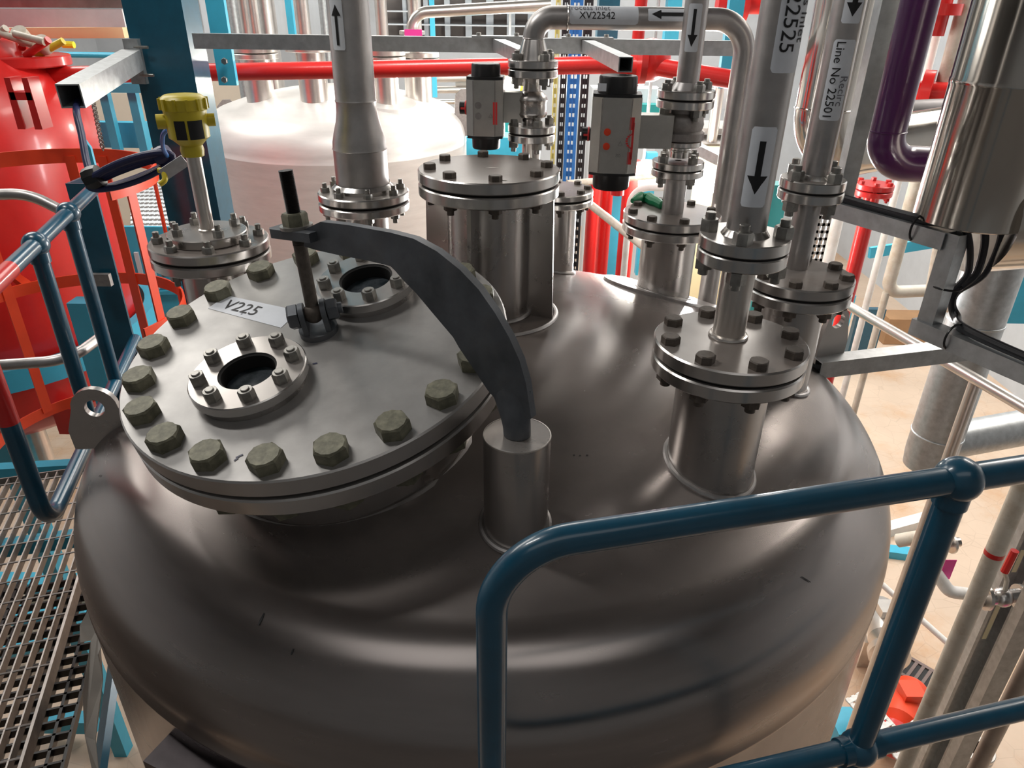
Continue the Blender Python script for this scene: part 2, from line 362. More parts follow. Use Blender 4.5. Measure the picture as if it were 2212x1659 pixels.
b = MB(); b.lathe(pr, Matrix.Translation(C), 160); part('shell', b, SHELL, ves)
b = MB()
for k in range(4):
    a = PI/4+PI/2*k; q = C+Vector((math.cos(a), math.sin(a), 0))*.86; b.cyl((q.x, q.y, -3.0), (q.x, q.y, -4.8), .05, 12)
part('support_legs', b, GALV, ves)
def neck(x, y, z0, r, M=None, weld=True, mt=None, name='nozzle'):
    b = MB(); zb = min(dome(x+r*math.cos(t), y+r*math.sin(t)) for t in [i*PI/8 for i in range(16)])-.03
    b.cyl((x, y, z0), (x, y, zb), r, 40); o = part(name, b, mt or STEEL, ves)
    if weld:
        wp = [Vector((x+(r+.003)*math.cos(t), y+(r+.003)*math.sin(t), 0)) for t in [i*PI/24 for i in range(49)]]
        for p in wp: p.z = dome(p.x, p.y)+.003+random.uniform(-.0012, .0012)
        b = MB(); b.tube(wp, .0065, 8, False); part('weld_bead', b, MATTE, o)
    return o
def hit(px, py):
    r = ray(px, py).normalized(); t = .3
    while t < 4:
        q = r*t
        if math.hypot(q.x-C.x, q.y-C.y) < R and q.z < dome(q.x, q.y): return q
        t += .0005
for (px, py, L_, W_, a_) in ((565, 1338, .021, .0045, 1.25), (632, 1408, .010, .003, 1.2), (217, 1028, .007, .003, .7), (1240, 984, .004, .003, 0), (1253, 985, .004, .003, 0), (1268, 984, .005, .003, 0), (1180, 1066, .006, .005, .5), (1740, 1252, .022, .0025, -.5)):
    q = hit(px, py); q2 = hit(px+4, py); q3 = hit(px, py-4); nn = (q2-q).cross(q3-q).normalized(); nn = -nn if nn.dot(q) > 0 else nn
    u_ = (q2-q).normalized(); v_ = nn.cross(u_); d_ = u_*math.cos(a_)+v_*math.sin(a_); e_ = nn.cross(d_); o_ = q+nn*.0015
    b = MB(); b.add([o_-d_*L_/2-e_*W_*.3, o_-e_*W_/2, o_+d_*L_/2-e_*W_*.2, o_+d_*L_/2+e_*W_*.3, o_+e_*W_/2, o_-d_*L_/2+e_*W_*.3], [(0, 1, 2, 3, 4, 5)]); part('scuff_mark', b, INK, ves)
# manway, tilted towards the camera and to the left
ln = Vector((-.113, -.205, 1)).normalized(); s_ = .575
lo = Vector((-.666, 2.218, -1))*s_; LM0 = frame(lo, ln, (1, 0, 0)); rb = .578*s_
e1 = Vector((0, 1, 0)).cross(ln).normalized()
hh = .024; lt = .036; RL = rb*1.118
top = lo-ln*hh*.9; LM = frame(top, ln, e1)
# neck down to the dome
def tilted(r, z0, z1, m, nm, seg=64):
    b = MB(); b.lathe([(r, z0), (r, z1)], LM, seg); return part(nm, b, m, ves)
b = MB(); vs = []
rn = rb*.83
for k in range(80):
    a = 2*PI*k/80; q = LM @ Vector((rn*math.cos(a), rn*math.sin(a), -.08)); vs.append(tuple(q))
for k in range(80):
    a = 2*PI*k/80; q = LM @ Vector((rn*math.cos(a), rn*math.sin(a), -.08)); t = 0
    while q.z-t*ln.z > dome(q.x-t*ln.x, q.y-t*ln.y)-.01 and t < 1: t += .004
    vs.append(tuple(q-ln*t))
b.add(vs, [(k, (k+1) % 80, 80+(k+1) % 80, 80+k) for k in range(80)])
mn = part('manway_neck', b, STEEL, ves)
wp = [Vector(v)+Vector((0, 0, .008)) for v in vs[80:]]; wp = [w_+(w_-lo).normalized()*.006 for w_ in wp]
b = MB(); b.tube(wp+[wp[0]], .009, 8, False); part('weld_bead', b, MATTE, mn)
b = MB(); b.disc(LM @ Matrix.Translation((0, 0, -lt-.009)), RL, lt, rn-.02, .003, 96); part('manway_flange', b, RIM, mn)
cov = thing('manway_cover', 'big round bolted manway cover labelled V225 with two sight glasses', 'manway cover', tuple(top))
b = MB(); b.disc(LM, RL, lt, 0, .003, 96); part('lid', b, LID, cov)
b = MB(); b.lathe([(0, -lt+.001), (RL-.014, -lt+.001), (RL-.014, -lt-.010), (0, -lt-.010)], LM, 96); part('gasket', b, GASK, cov)
boltring(cov, LM, rb, 20, 1.839, boltmesh(.052, hh, lt*2+.009, 'head'), BOLTG)
# sight glasses
def sight(px, py, Ro, Ri, n, ph, tilt):
    o = onplane(px, py, top+ln*.034, ln); M = frame(o, ln, e1)
    b = MB(); b.disc(M, Ro, .020, Ri, .002, 64)
    g = part('sight_glass_flange', b, RIM, cov)
    b = MB(); b.lathe([(Ri, -.0195), (Ro*.93, -.0195), (Ro*.93, -.036), (Ri, -.036)], M, 64); part('pad_ring', b, STEEL, g)
    b = MB(); b.lathe([(Ri+.002, -.0005), (Ri-.004, -.0045), (Ri-.005, -.019), (Ri-.005, -.030)], M, 64); part('gasket_lip', b, GASK, g)
    b = MB(); b.lathe([(0, -.031), (Ri-.001, -.031), (Ri-.001, -.034), (0, -.034)], M, 48); part('glass', b, GLASS, g)
    boltring(g, M, (Ro+Ri)/2+.004, n, ph, boltmesh(.025, .020, 0, 'stud', .003, False), NUT, 'nut')
    return M
sight(534, 800, .106, .053, 8, .30, 0)
sight(790, 600, .106, .056, 8, .25, 0)
# V225 sticker
p0, p1, p2, p3 = [onplane(x, y, top+ln*.0006, ln) for x, y in ((449, 666), (489, 638), (646, 671), (607, 708))]
b = MB(); b.add([p0, p1, p2, p3], [(0, 1, 2, 3)]); st = part('name_sticker', b, LABEL, cov, 'white sticker reading V225')
ex = ((p3-p0)+(p2-p1)).normalized(); ey = ((p1-p0)+(p2-p3)); ey = (ey-ex*ey.dot(ex)).normalized(); L_ = (p3-p0).length; W_ = (p1-p0).length
tp = onplane(522, 665, top+ln*.0014, ln); v, f = text2d('V225', W_*.86, .0, 0)
b = MB(); b.add([tp+ex*x+ey*y for x, y in v], f); part('lettering', b, INK, st, smooth=False)
# pen scribbles and chips on the lid
b = MB()
for (x, y, l, a) in ((517, 985, .012, .6), (510, 992, .008, .9), (680, 785, .009, .2), (522, 678, .004, 1.2)):
    q = onplane(x, y, top+ln*.0009, ln); d = Vector((math.cos(a), math.sin(a), 0)); d = (d-ln*d.dot(ln)).normalized(); s2 = ln.cross(d)*.0018
    b = MB(); b.add([q-d*l/2-s2, q+d*l/2-s2, q+d*l/2+s2, q-d*l/2+s2], [(0, 1, 2, 3)]); part('pen_mark', b, CABLE, cov)
# ---------------------------------------------------------------- lifting screw and davit arm
rb0 = onplane(690, 716, top, ln)
hinge = onplane(688, 664, rb0, Vector((0, -1, 0)))
rodtop = onplane(631, 366, rb0+Vector((0, .01, 0)), Vector((0, -1, 0)))
rd = (rodtop-hinge).normalized()
scr = thing('lifting_screw', 'dark threaded lifting rod with nut standing on the manway cover clevis', 'lifting screw', tuple(rb0))
b = MB(); M = frame(rb0, ln, (1, .25, 0))
b.cyl(rb0, rb0+ln*.012, .038, 24)
for sx in (-1, 1):
    pl = [(-.026, 0), (.026, 0), (.026, .034)]+[(.026*math.cos(t), .034+.026*math.sin(t)) for t in [PI*i/10 for i in range(1, 10)]]+[(-.026, .034)]
    MM = M @ Matrix.Translation((sx*.021, 0, .008)) @ Matrix(((0, 0, 1, 0), (1, 0, 0, 0), (0, 1, 0, 0), (0, 0, 0, 1)))
    b.prism(pl, .010, MM)
part('clevis', b, DARKM, scr)
pc = M @ Vector((0, 0, .044)); xa = (M.to_3x3() @ Vector((1, 0, 0))).normalized()
b = MB(); b.cyl(pc-xa*.050, pc+xa*.056, .011, 16); b.hex(frame(pc+xa*.028, xa), .038, .020); b.hex(frame(pc-xa*.028, -xa), .044, .020)
part('clevis_bolt', b, DARKM, scr)
b = MB(); b.ball(pc, .020); b.cyl(pc, pc+rd*(rodtop-pc).length*.55, .0125, 20)
part('rod', b, BOLTD, scr)
tl = (rodtop-pc).length; path = []; rads = []
nth = 150
for i in range(nth): path.append(pc+rd*tl*(.5+.5*i/(nth-1))); rads.append(.0132 if i % 2 else .0116)
b = MB(); b.tube(path, rads, 16); part('thread', b, DARKC, scr)
nt_ = onplane(650, 484, rb0+Vector((0, .01, 0)), Vector((0, -1, 0))); tn = (nt_-pc).dot(rd); nt_ = pc+rd*tn
b = MB(); b.cyl(nt_-rd*.004, nt_+rd*.002, .030, 28); part('washer', b, NUT, scr)
b = MB(); b.hex(frame(nt_+rd*.001, rd, (1, .3, 0)), .041, .024); part('nut', b, BOLTG, scr)
# davit
dv = Vector((.010, 1.045, -.657))
b = MB(); zb = dome(dv.x, dv.y-.06)-.02
b.lathe([(0, 0), (.0565, 0), (.058, -.0015), (.058, -.004), (.058, zb-dv.z)], up(dv), 64); po = part('davit_post', b, STEEL, ves)
wp = [Vector((dv.x+.062*math.cos(t), dv.y+.062*math.sin(t), 0)) for t in [i*PI/20 for i in range(41)]]
for p in wp: p.z = dome(p.x, p.y)+.003
b = MB(); b.tube(wp, .006, 8, False); part('weld_bead', b, MATTE, po)
b = MB(); b.lathe([(.0563, .0004), (.0582, .0002), (.0586, -.002), (.0582, -.003)], up(dv), 64); part('bright_edge', b, PIPEW, po)
# arm plate lies in the vertical plane through the rod and the davit post
ax_ = Vector((dv.x-nt_.x, dv.y-nt_.y, 0)).normalized(); an = Vector((-ax_.y, ax_.x, 0))
if an.y > 0: an = -an
ao = Vector((dv.x, dv.y, dv.z))
arm = thing('davit_arm', 'dark curved plate arm pivoting on the post and holding up the manway cover', 'davit arm', tuple(dv))
outl = [(664, 494), (699, 477), (760, 484), (850, 500), (900, 513), (950, 540), (1000, 580), (1040, 622), (1075, 672), (1105, 724), (1128, 775), (1142, 825), (1150, 880), (1153, 900),
        (1112, 905), (1088, 872), (1060, 840), (1030, 795), (998, 748), (985, 725), (940, 672), (905, 630), (880, 605), (860, 582), (850, 572), (800, 560), (740, 549), (690, 538), (664, 530)]
A2 = []
az = Vector((0, 0, 1))
for x, y in outl:
    q = onplane(x, y, ao, an)-ao; A2.append((q.dot(ax_), q.dot(az)))
MA = Matrix(((ax_.x, az.x, an.x, ao.x), (ax_.y, az.y, an.y, ao.y), (ax_.z, az.z, an.z, ao.z), (0, 0, 0, 1)))
b = MB(); b.prism(A2, .016, MA); part('arm_plate', b, DARKM, arm)
b = MB(); secs = []; ce = onplane(1101, 832, ao, an); hw_ = (onplane(1142, 825, ao, an)-onplane(1060, 840, ao, an)).length/2
for k in range(13):
    t = k/12; u = t*t*(3-2*t); cc_ = Vector(dv).lerp(ce, t)+Vector((0, 0, .001)); cc_.x = dv.x+(ce.x-dv.x)*u; cc_.y = dv.y+(ce.y-dv.y)*u
    A_r = .0235+(hw_*.98-.0235)*u; B_r = .0235+(.0082-.0235)*min(1, u*1.02)
    secs += [cc_+ax_*A_r*math.cos(PI*i/12)+an*B_r*math.sin(PI*i/12) for i in range(24)]
b.add(secs, [(k*24+i, k*24+(i+1) % 24, k*24+24+(i+1) % 24, k*24+24+i) for k in range(12) for i in range(24)]+[tuple(range(24))[::-1], tuple(range(288, 312))]); part('pivot_bar', b, DARKM, arm)
xe = min(a[0] for a in A2); ze = sum((A2[0][1], A2[-1][1]))/2
ec = nt_-rd*.012
ex_ = ax_
b = MB(); pl = []
Lr = .052
pl = [(-.045, -.026), (-.055, -.018), (-.055, .018), (-.045, .026), (.060, .026), (.060, -.026)]
Mz = frame(ec, rd, ax_); b.prism(pl, .017, Mz); part('end_pad', b, DARKM, arm)
# ---------------------------------------------------------------- flanged nozzles on the vessel
def pair(x, y, z, R_, t, covth=None, n=8, ph=.3, af=.03, mcov=COVER, topst='head', stud=0, gap=.006, ri=0, own=None, nz=None, hub=None):
    """lower flange belongs to the vessel, cover belongs to `own`; z is the top of the cover"""
    if nz is not None:
        b = MB(); b.disc(up((x, y, z-t-gap)), R_, t, R_*.4, .003, 72); part('nozzle_flange', b, RIM, nz)
    b = MB(); b.disc(up((x, y, z)), R_, t, 0, .003, 72)
    if hub: b.lathe([(hub[0], 0), (hub[1], hub[2]), (hub[1]-.002, hub[2])], up((x, y, z)), 48)
    o = part('flange_plate', b, mcov, own)
    b = MB(); b.lathe([(0, -t+.0005), (R_-.009, -t+.0005), (R_-.009, -t-gap-.0005), (0, -t-gap-.0005)], up((x, y, z)), 64); part('gasket', b, GASK, own)
    boltring(own, up((x, y, z)), R_*.83, n, ph, boltmesh(af, af*(.62 if topst == 'stud' else .5), 2*t+gap, topst, stud), BOLTD if topst == 'head' else NUT)
    return o
# central nozzle with gussets
cn = Vector((-.065, 1.833, -.375)); n1 = neck(cn.x, cn.y, cn.z-.06, .106, mt=STEEL)
gu = MB()
for k in range(4):
    a = -.25+PI/2*k; d = Vector((math.cos(a), math.sin(a), 0)); q0 = cn+d*.10
    zt_ = cn.z-.064; zb_ = dome((cn+d*.17).x, (cn+d*.17).y)-.01
    M_ = Matrix(((d.x, 0, -d.y, cn.x), (d.y, 0, d.x, cn.y), (0, 1, 0, 0), (0, 0, 0, 1)))
    gu = MB(); gu.prism([(.09, zb_), (.176, zb_), (.168, zt_), (.09, zt_)], .010, M_); part('gusset', gu, STEEL, n1)
b = MB(); wp = [Vector((cn.x+.183*math.cos(t), cn.y+.183*math.sin(t), 0)) for t in [i*PI/24 for i in range(49)]]
for p in wp: p.z = dome(p.x, p.y)+.001
b.tube(wp, .006, 8, False); part('pad_weld', b, MATTE, n1)
t1 = thing('blind_cover', 'dusty round blind cover on the tall central gusseted nozzle', 'flange cover', tuple(cn))
pair(cn.x, cn.y, cn.z, .176, .028, n=8, ph=.14, af=.028, own=t1, nz=n1)
b = MB()
for (x, y, l, wd, a) in ((1063, 362, .035, .006, .15), (1088, 389, .022, .008, -.2)):
    q = atz(x, y, cn.z+.0008); b.add([q+Vector((math.cos(a)*l/2*i-math.sin(a)*wd/2*j, math.sin(a)*l/2*i+math.cos(a)*wd/2*j, 0)) for i, j in ((-1, -.4), (.3, -1), (1, .2), (-.2, 1))], [(0, 1, 2, 3)])
part('tape_scraps', b, WEAVE, t1)
# right front nozzle
rn_ = Vector((.41, 1.24, -.564)); n2 = neck(rn_.x, rn_.y, rn_.z-.06, .088)
t2 = thing('reducing_cover', 'flat dusty bolted cover on the right front nozzle carrying a thin riser', 'flange cover', tuple(rn_))
pair(rn_.x, rn_.y, rn_.z, .142, .027, n=8, ph=.15, af=.031, own=t2, nz=n2)
r3 = Vector((.41, 1.258, -.366))
b = MB(); b.cyl((r3.x, r3.y, rn_.z), (r3.x, r3.y, r3.z-.045), .0300, 32); b.torus(up((r3.x, r3.y, rn_.z+.002)), .032, .005, 32, 8); part('riser', b, PIPEW, t2)
b = MB(); b.disc(up((r3.x, r3.y, r3.z-.0265)), .0792, .0225, .01, .002, 64); part('riser_flange', b, RIM, t2)
# level transmitter nozzle
lv = Vector((-.741, 1.709, -.528)); n3 = neck(lv.x, lv.y, lv.z-.05, .078)
t3 = thing('level_transmitter', 'yellow headed level transmitter on a slim rod above the left nozzle', 'level transmitter', tuple(lv))
pair(lv.x, lv.y, lv.z, .139, .024, n=8, ph=.35, af=.024, own=t3, nz=n3, topst='stud', stud=.013)
b = MB(); b.disc(up((lv.x, lv.y-.004, lv.z+.022)), .092, .022, 0, .002, 56); part('adapter_disc', b, STEEL, t3)
boltring(t3, up((lv.x, lv.y-.004, lv.z+.022)), .070, 4, .75, boltmesh(.022, .016, 0, 'stud', .014, False), NUT, 'nut')
bt = Vector((lv.x, lv.y, lv.z+.02)); tpz = zon(bt, 330)
b = MB(); b.cyl(bt, (bt.x, bt.y, tpz), .0165, 28); b.torus(up(bt+Vector((0, 0, .003))), .017, .004, 24, 6); part('stem', b, PIPEW, t3)
h0 = Vector((bt.x, bt.y, tpz))
b = MB(); b.lathe([(0, -.002), (.024, -.002), (.026, .012), (.024, .022), (.036, .034), (.044, .040), (.045, .088), (.046, .098), (.048, .100), (.048, .122), (.043, .127), (.038, .130), (0, .130)], up(h0), 32)
side = Vector((-.9, -.35, 0)).normalized(); q = h0+Vector((0, 0, .075)); b.cyl(q+side*.03, q+side*.062, .016, 16); b.cyl(q-side*.03, q-side*.06, .014, 16)
part('transmitter_head', b, YEL, t3)
b = MB()
for k in range(12):
    a = 2*PI*k/12; b.box((0, 0, 0), (.008, .006, .024), Matrix.Translation(h0+Vector((.0485*math.cos(a), .0485*math.sin(a), .112))) @ Matrix.Rotation(a, 4, 'Z'))
part('cap_ribs', b, YEL, t3)
face = Vector((h0.x, h0.y, 0)).normalized()*-1
lab = MB()
for dy, W2, zc in ((-.020, .024, .060), (.022, .034, .060)):
    w1 = wrap(rect2d(.040, W2, 8, 0), h0+Vector((0, 0, zc)), (0, 0, 1), face.lerp(Vector((face.y, -face.x, 0))*(1 if dy < 0 else -1), .28), .045, .0012)
    lab.add(w1.v, w1.f)
part('rating_plates', lab, BLK, t3)
# nozzle behind the arm with the big reducer pipe (label arrow up)
rp = Vector((-.411, 1.975, -.468)); n4 = neck(rp.x, rp.y, rp.z-.05, .062)
t4 = thing('vent_pipe', 'wide vertical steel pipe with bottom reducer and up arrow label', 'pipe', tuple(rp))
pair(rp.x, rp.y, rp.z, .122, .022, n=8, ph=.3, af=.021, own=t4, nz=n4, topst='stud', stud=.012, mcov=RIM)
def zl(py): return zon(rp, py)
b = MB(); za, zb2, zc2, zd = rp.z+.004, zl(325), zl(255), zl(213)
def rr(wpx, py):
    q = Vector((rp.x, rp.y, zl(py))); return wpx/2*q.dot(FWD)/FPX
rA, rB, rC = rr(112, 400), rr(86, 215), rr(86, 215)
b.lathe([(rA+.012, 0), (rA+.012, .010), (rA+.002, .02)], up(rp), 48); part('weld_hub', b, RIM, t4)
b = MB(); b.lathe([(rA, 0), (rA, zb2-rp.z)], up(rp), 56)
b.lathe([(rA, zb2-rp.z), (rA+.0015, zb2-rp.z+.002), (rA, zb2-rp.z+.006), (rA*.985, zb2-rp.z+.02), (rA*.92, (zb2+zc2)/2-rp.z), (rB*1.09, zc2-rp.z-.01), (rB*1.02, zc2-rp.z+.012), (rB, zd-rp.z-.006)], up(rp), 56)
b.lathe([(rB, zd-rp.z-.006), (rB+.0018, zd-rp.z), (rB, zd-rp.z+.005), (rB, 2.2)], up(rp), 56)
pp = part('pipe_body', b, MATTE, t4)
def pipelabel(par, c, ax, L, W, r, face, items, nm='label', lab=None):
    w1 = wrap(rect2d(L, W, 14, .12), c, ax, face, r, .0007); o = part(nm, w1, LABEL, par, lab)
    m1 = MB(); m2 = MB()
    for vf, faded in items:
        q = wrap(vf, c, ax, face, r, .0016); (m2 if faded else m1).add(q.v, q.f)
    if m1.v: part('printing', m1, INK, o, smooth=False)
    if m2.v: part('faded_printing', m2, INKG, o, smooth=False)
def toward(p, skew=0):
    d = Vector((-p[0], -p[1], 0)).normalized(); a = skew; return Vector((d.x*math.cos(a)-d.y*math.sin(a), d.x*math.sin(a)+d.y*math.cos(a), 0))
z1, z2 = zl(106), zl(-2)
pipelabel(t4, (rp.x, rp.y, (z1+z2)/2), (0, 0, 1), z2-z1, .036, rB, toward(rp, -.62), [(arrow2d((z2-z1)*.80, .0075, .026, .024), 0)], 'arrow_label')
# back right nozzle + its cover
bn = Vector((.494, 2.25, -.588)); n5 = neck(bn.x, bn.y, bn.z-.05, .086)
b = MB(); pts = []
pad = []
for i in range(49):
    t = i*PI/24
    for rr_, dzz in ((.02, .008), (.21, .008), (.212, -.01)): pad.append((.52+rr_*math.cos(t), 2.34+rr_*math.sin(t), dzz))
vs = [(x, y, dome(x, y)+d) for x, y, d in pad]; fs = []
for i in range(48):
    for j in (0, 1): fs.append((i*3+j, i*3+j+1, i*3+4+j, i*3+3+j))
b.add(vs, fs); part('reinforcing_pad', b, MATTE, n5)
t5 = thing('valve_nozzle_cover', 'round dusty cover with green tape on the rear right nozzle', 'flange cover', tuple(bn))
pair(bn.x, bn.y, bn.z, .151, .026, n=8, ph=.1, af=.026, own=t5, nz=n5)
b = MB()
tp_ = [atz(1366+i*9, 434-8*math.sin(i*.6)+(i % 2)*2, bn.z+.012) for i in range(9)]
b.tube(tp_, [.008, .016, .019, .017, .020, .018, .016, .013, .006], 10)
part('green_tape', b, GREEN, t5)
vz0 = zon(bn, 385)
b = MB(); b.cyl(bn, (bn.x, bn.y, vz0), .0335, 32); part('riser', b, MATTE, t5)
# right rear nozzle behind the front one
br = Vector((.686, 1.655, -.575)); n6 = neck(br.x, br.y, br.z-.05, .074)
t6 = thing('riser_cover', 'round bolted cover with riser half hidden behind the right front nozzle', 'flange cover', tuple(br))
pair(br.x, br.y, br.z, .125, .026, n=8, ph=.35, af=.029, own=t6, nz=n6)
u6 = Vector((br.x+.004, br.y+.045, 0)); zf = zon(u6, 385)
b = MB(); b.cyl((u6.x, u6.y, br.z), (u6.x, u6.y, zf-.045), .030, 28); part('riser', b, MATTE, t6)
b = MB(); b.disc(up((u6.x, u6.y, zf-.0265)), .073, .022, .01, .002, 56); part('riser_flange', b, RIM, t6)
# nozzle behind the central one, for the first actuated valve
vn = Vector((.055, 2.38, 0)); vn.z = zon(vn, 405)
n7 = neck(vn.x+.09, vn.y, vn.z-.04, .06)
t7 = thing('small_flange_cover', 'small flange cover peeping out behind the central gusseted nozzle', 'flange cover', tuple(vn))
pair(vn.x+.09, vn.y, vn.z, .112, .020, n=8, ph=.0, af=.022, own=t7, nz=n7)
# lifting lugs
def lug(px, py, ang, w_, h_, base, tilt=0):
    M_ = frame(base, (math.sin(ang), -math.cos(ang), 0), (math.cos(ang), math.sin(ang), 0))
    hole = [(0.022*math.cos(t), .0+.022*math.sin(t)) for t in [2*PI*i/20 for i in range(20)]]
    outer = []
    for t in [2*PI*i/20 for i in range(20)]:
        c_, s2 = math.cos(t), math.sin(t)
        if s2 >= -.1: outer.append((w_*c_, w_*s2))
        else: outer.append((w_*c_*1.25*(1+.55*-s2), -h_ if s2 < -.6 else -h_*(-s2)/.6))
    vs = []; fs = []
    for z in (-.008, .008):
        vs += [(x, y, z) for x, y in hole]+[(x, y, z) for x, y in outer]
    for i in range(20):
        j = (i+1) % 20
        fs += [(i, j, 20+j, 20+i), (40+j, 40+i, 60+i, 60+j), (i, 40+i, 40+j, j), (20+j, 60+j, 60+i, 20+i)]
    b = MB(); b.add(vs, fs, M_); return part('lifting_lug', b, STEEL, ves)
lug(178, 885, PI*.97+.25, .052, .11, (-.985, 1.475, -.868))
lug(1768, 717, .35, .036, .13, (.905, 1.87, -.785))
# ---------------------------------------------------------------- risers with labels
def riser(name, lab, x, y, z0, z1, r, m, fl=None, nf=4, ph=-.35, gasket=True, cat='pipe', af=.030, st=.012):
    t = thing(name, lab, cat, (x, y, z0))
    b = MB(); b.cyl((x, y, z0), (x, y, z1), r, 48); part('pipe_body', b, m, t)
    if fl:
        b = MB(); b.disc(up((x, y, z0)), fl[0], fl[1], r*.9, .002, 64); b.lathe([(r+.008, 0), (r+.001, .010), (r, .011)], up((x, y, z0)), 48); part('flange', b, RIM, t)
        if gasket:
            b = MB(); b.lathe([(0, -fl[1]), (fl[0]*.95, -fl[1]), (fl[0]*.95, -fl[1]-.004), (0, -fl[1]-.004)], up((x, y, z0)), 48); part('gasket', b, GASK, t)
        boltring(t, up((x, y, z0)), fl[0]*.80, nf, ph, boltmesh(af, af*.72, 2*fl[1]+.004, 'stud', st), NUT)
    return t
t8 = riser('inlet_pipe', 'widest vertical inlet pipe marked 22525 with large down arrow, right of centre', r3.x, r3.y, r3.z, 1.6, .0345, MATTE, (.0792, .0225))
q = r3
def zr(py): return zon(r3, py)
za, zb2 = zr(442), zr(272)
pipelabel(t8, (q.x, q.y, (za+zb2)/2), (0, 0, -1), zb2-za, .042, .0345, toward(q, .12), [(arrow2d((zb2-za)*.66, .010, .034, .030), 0)], 'arrow_label')
za, zb2 = zr(152), zr(152)+.30
cz_ = (za+zb2)/2
tv = sh(text2d('V 22525', .036), -(.0), -.002)
zt1 = zr(50)
pipelabel(t8, (q.x, q.y, cz_), (0, 0, -1), zb2-za, .052, .0345, toward(q, .62), [(sh(text2d('22525', .034), (cz_-zr(55)), -.008), 0), (sh(text2d('Process Inlet', .024), (cz_-zr(92))-.066, .017), 0)], 'line_label')
t9 = riser('recirculation_pipe', 'vertical pipe labelled Line No 22501 standing behind the 22525 pipe', u6.x, u6.y, zf, 1.8, .0335, MATTE, (.073, .022), 4, .5)
def zu(py): return zon(u6, py)
za, zb2 = zu(258), zu(80)
pipelabel(t9, (u6.x, u6.y, (za+zb2)/2), (0, 0, -1), zb2-za, .048, .0335, toward(u6, .25), [(sh(text2d('Line No 22501', .0255), .0, -.009), 0), (sh(text2d('Recirc', .024), .02, .012), 1)], 'line_label')
za, zb2 = zu(48), zu(-60)
pipelabel(t9, (u6.x, u6.y, (za+zb2)/2), (0, 0, -1), zb2-za, .040, .0335, toward(u6, .3), [(arrow2d((zb2-za)*.72, .011, .032, .026), 0)], 'arrow_label')
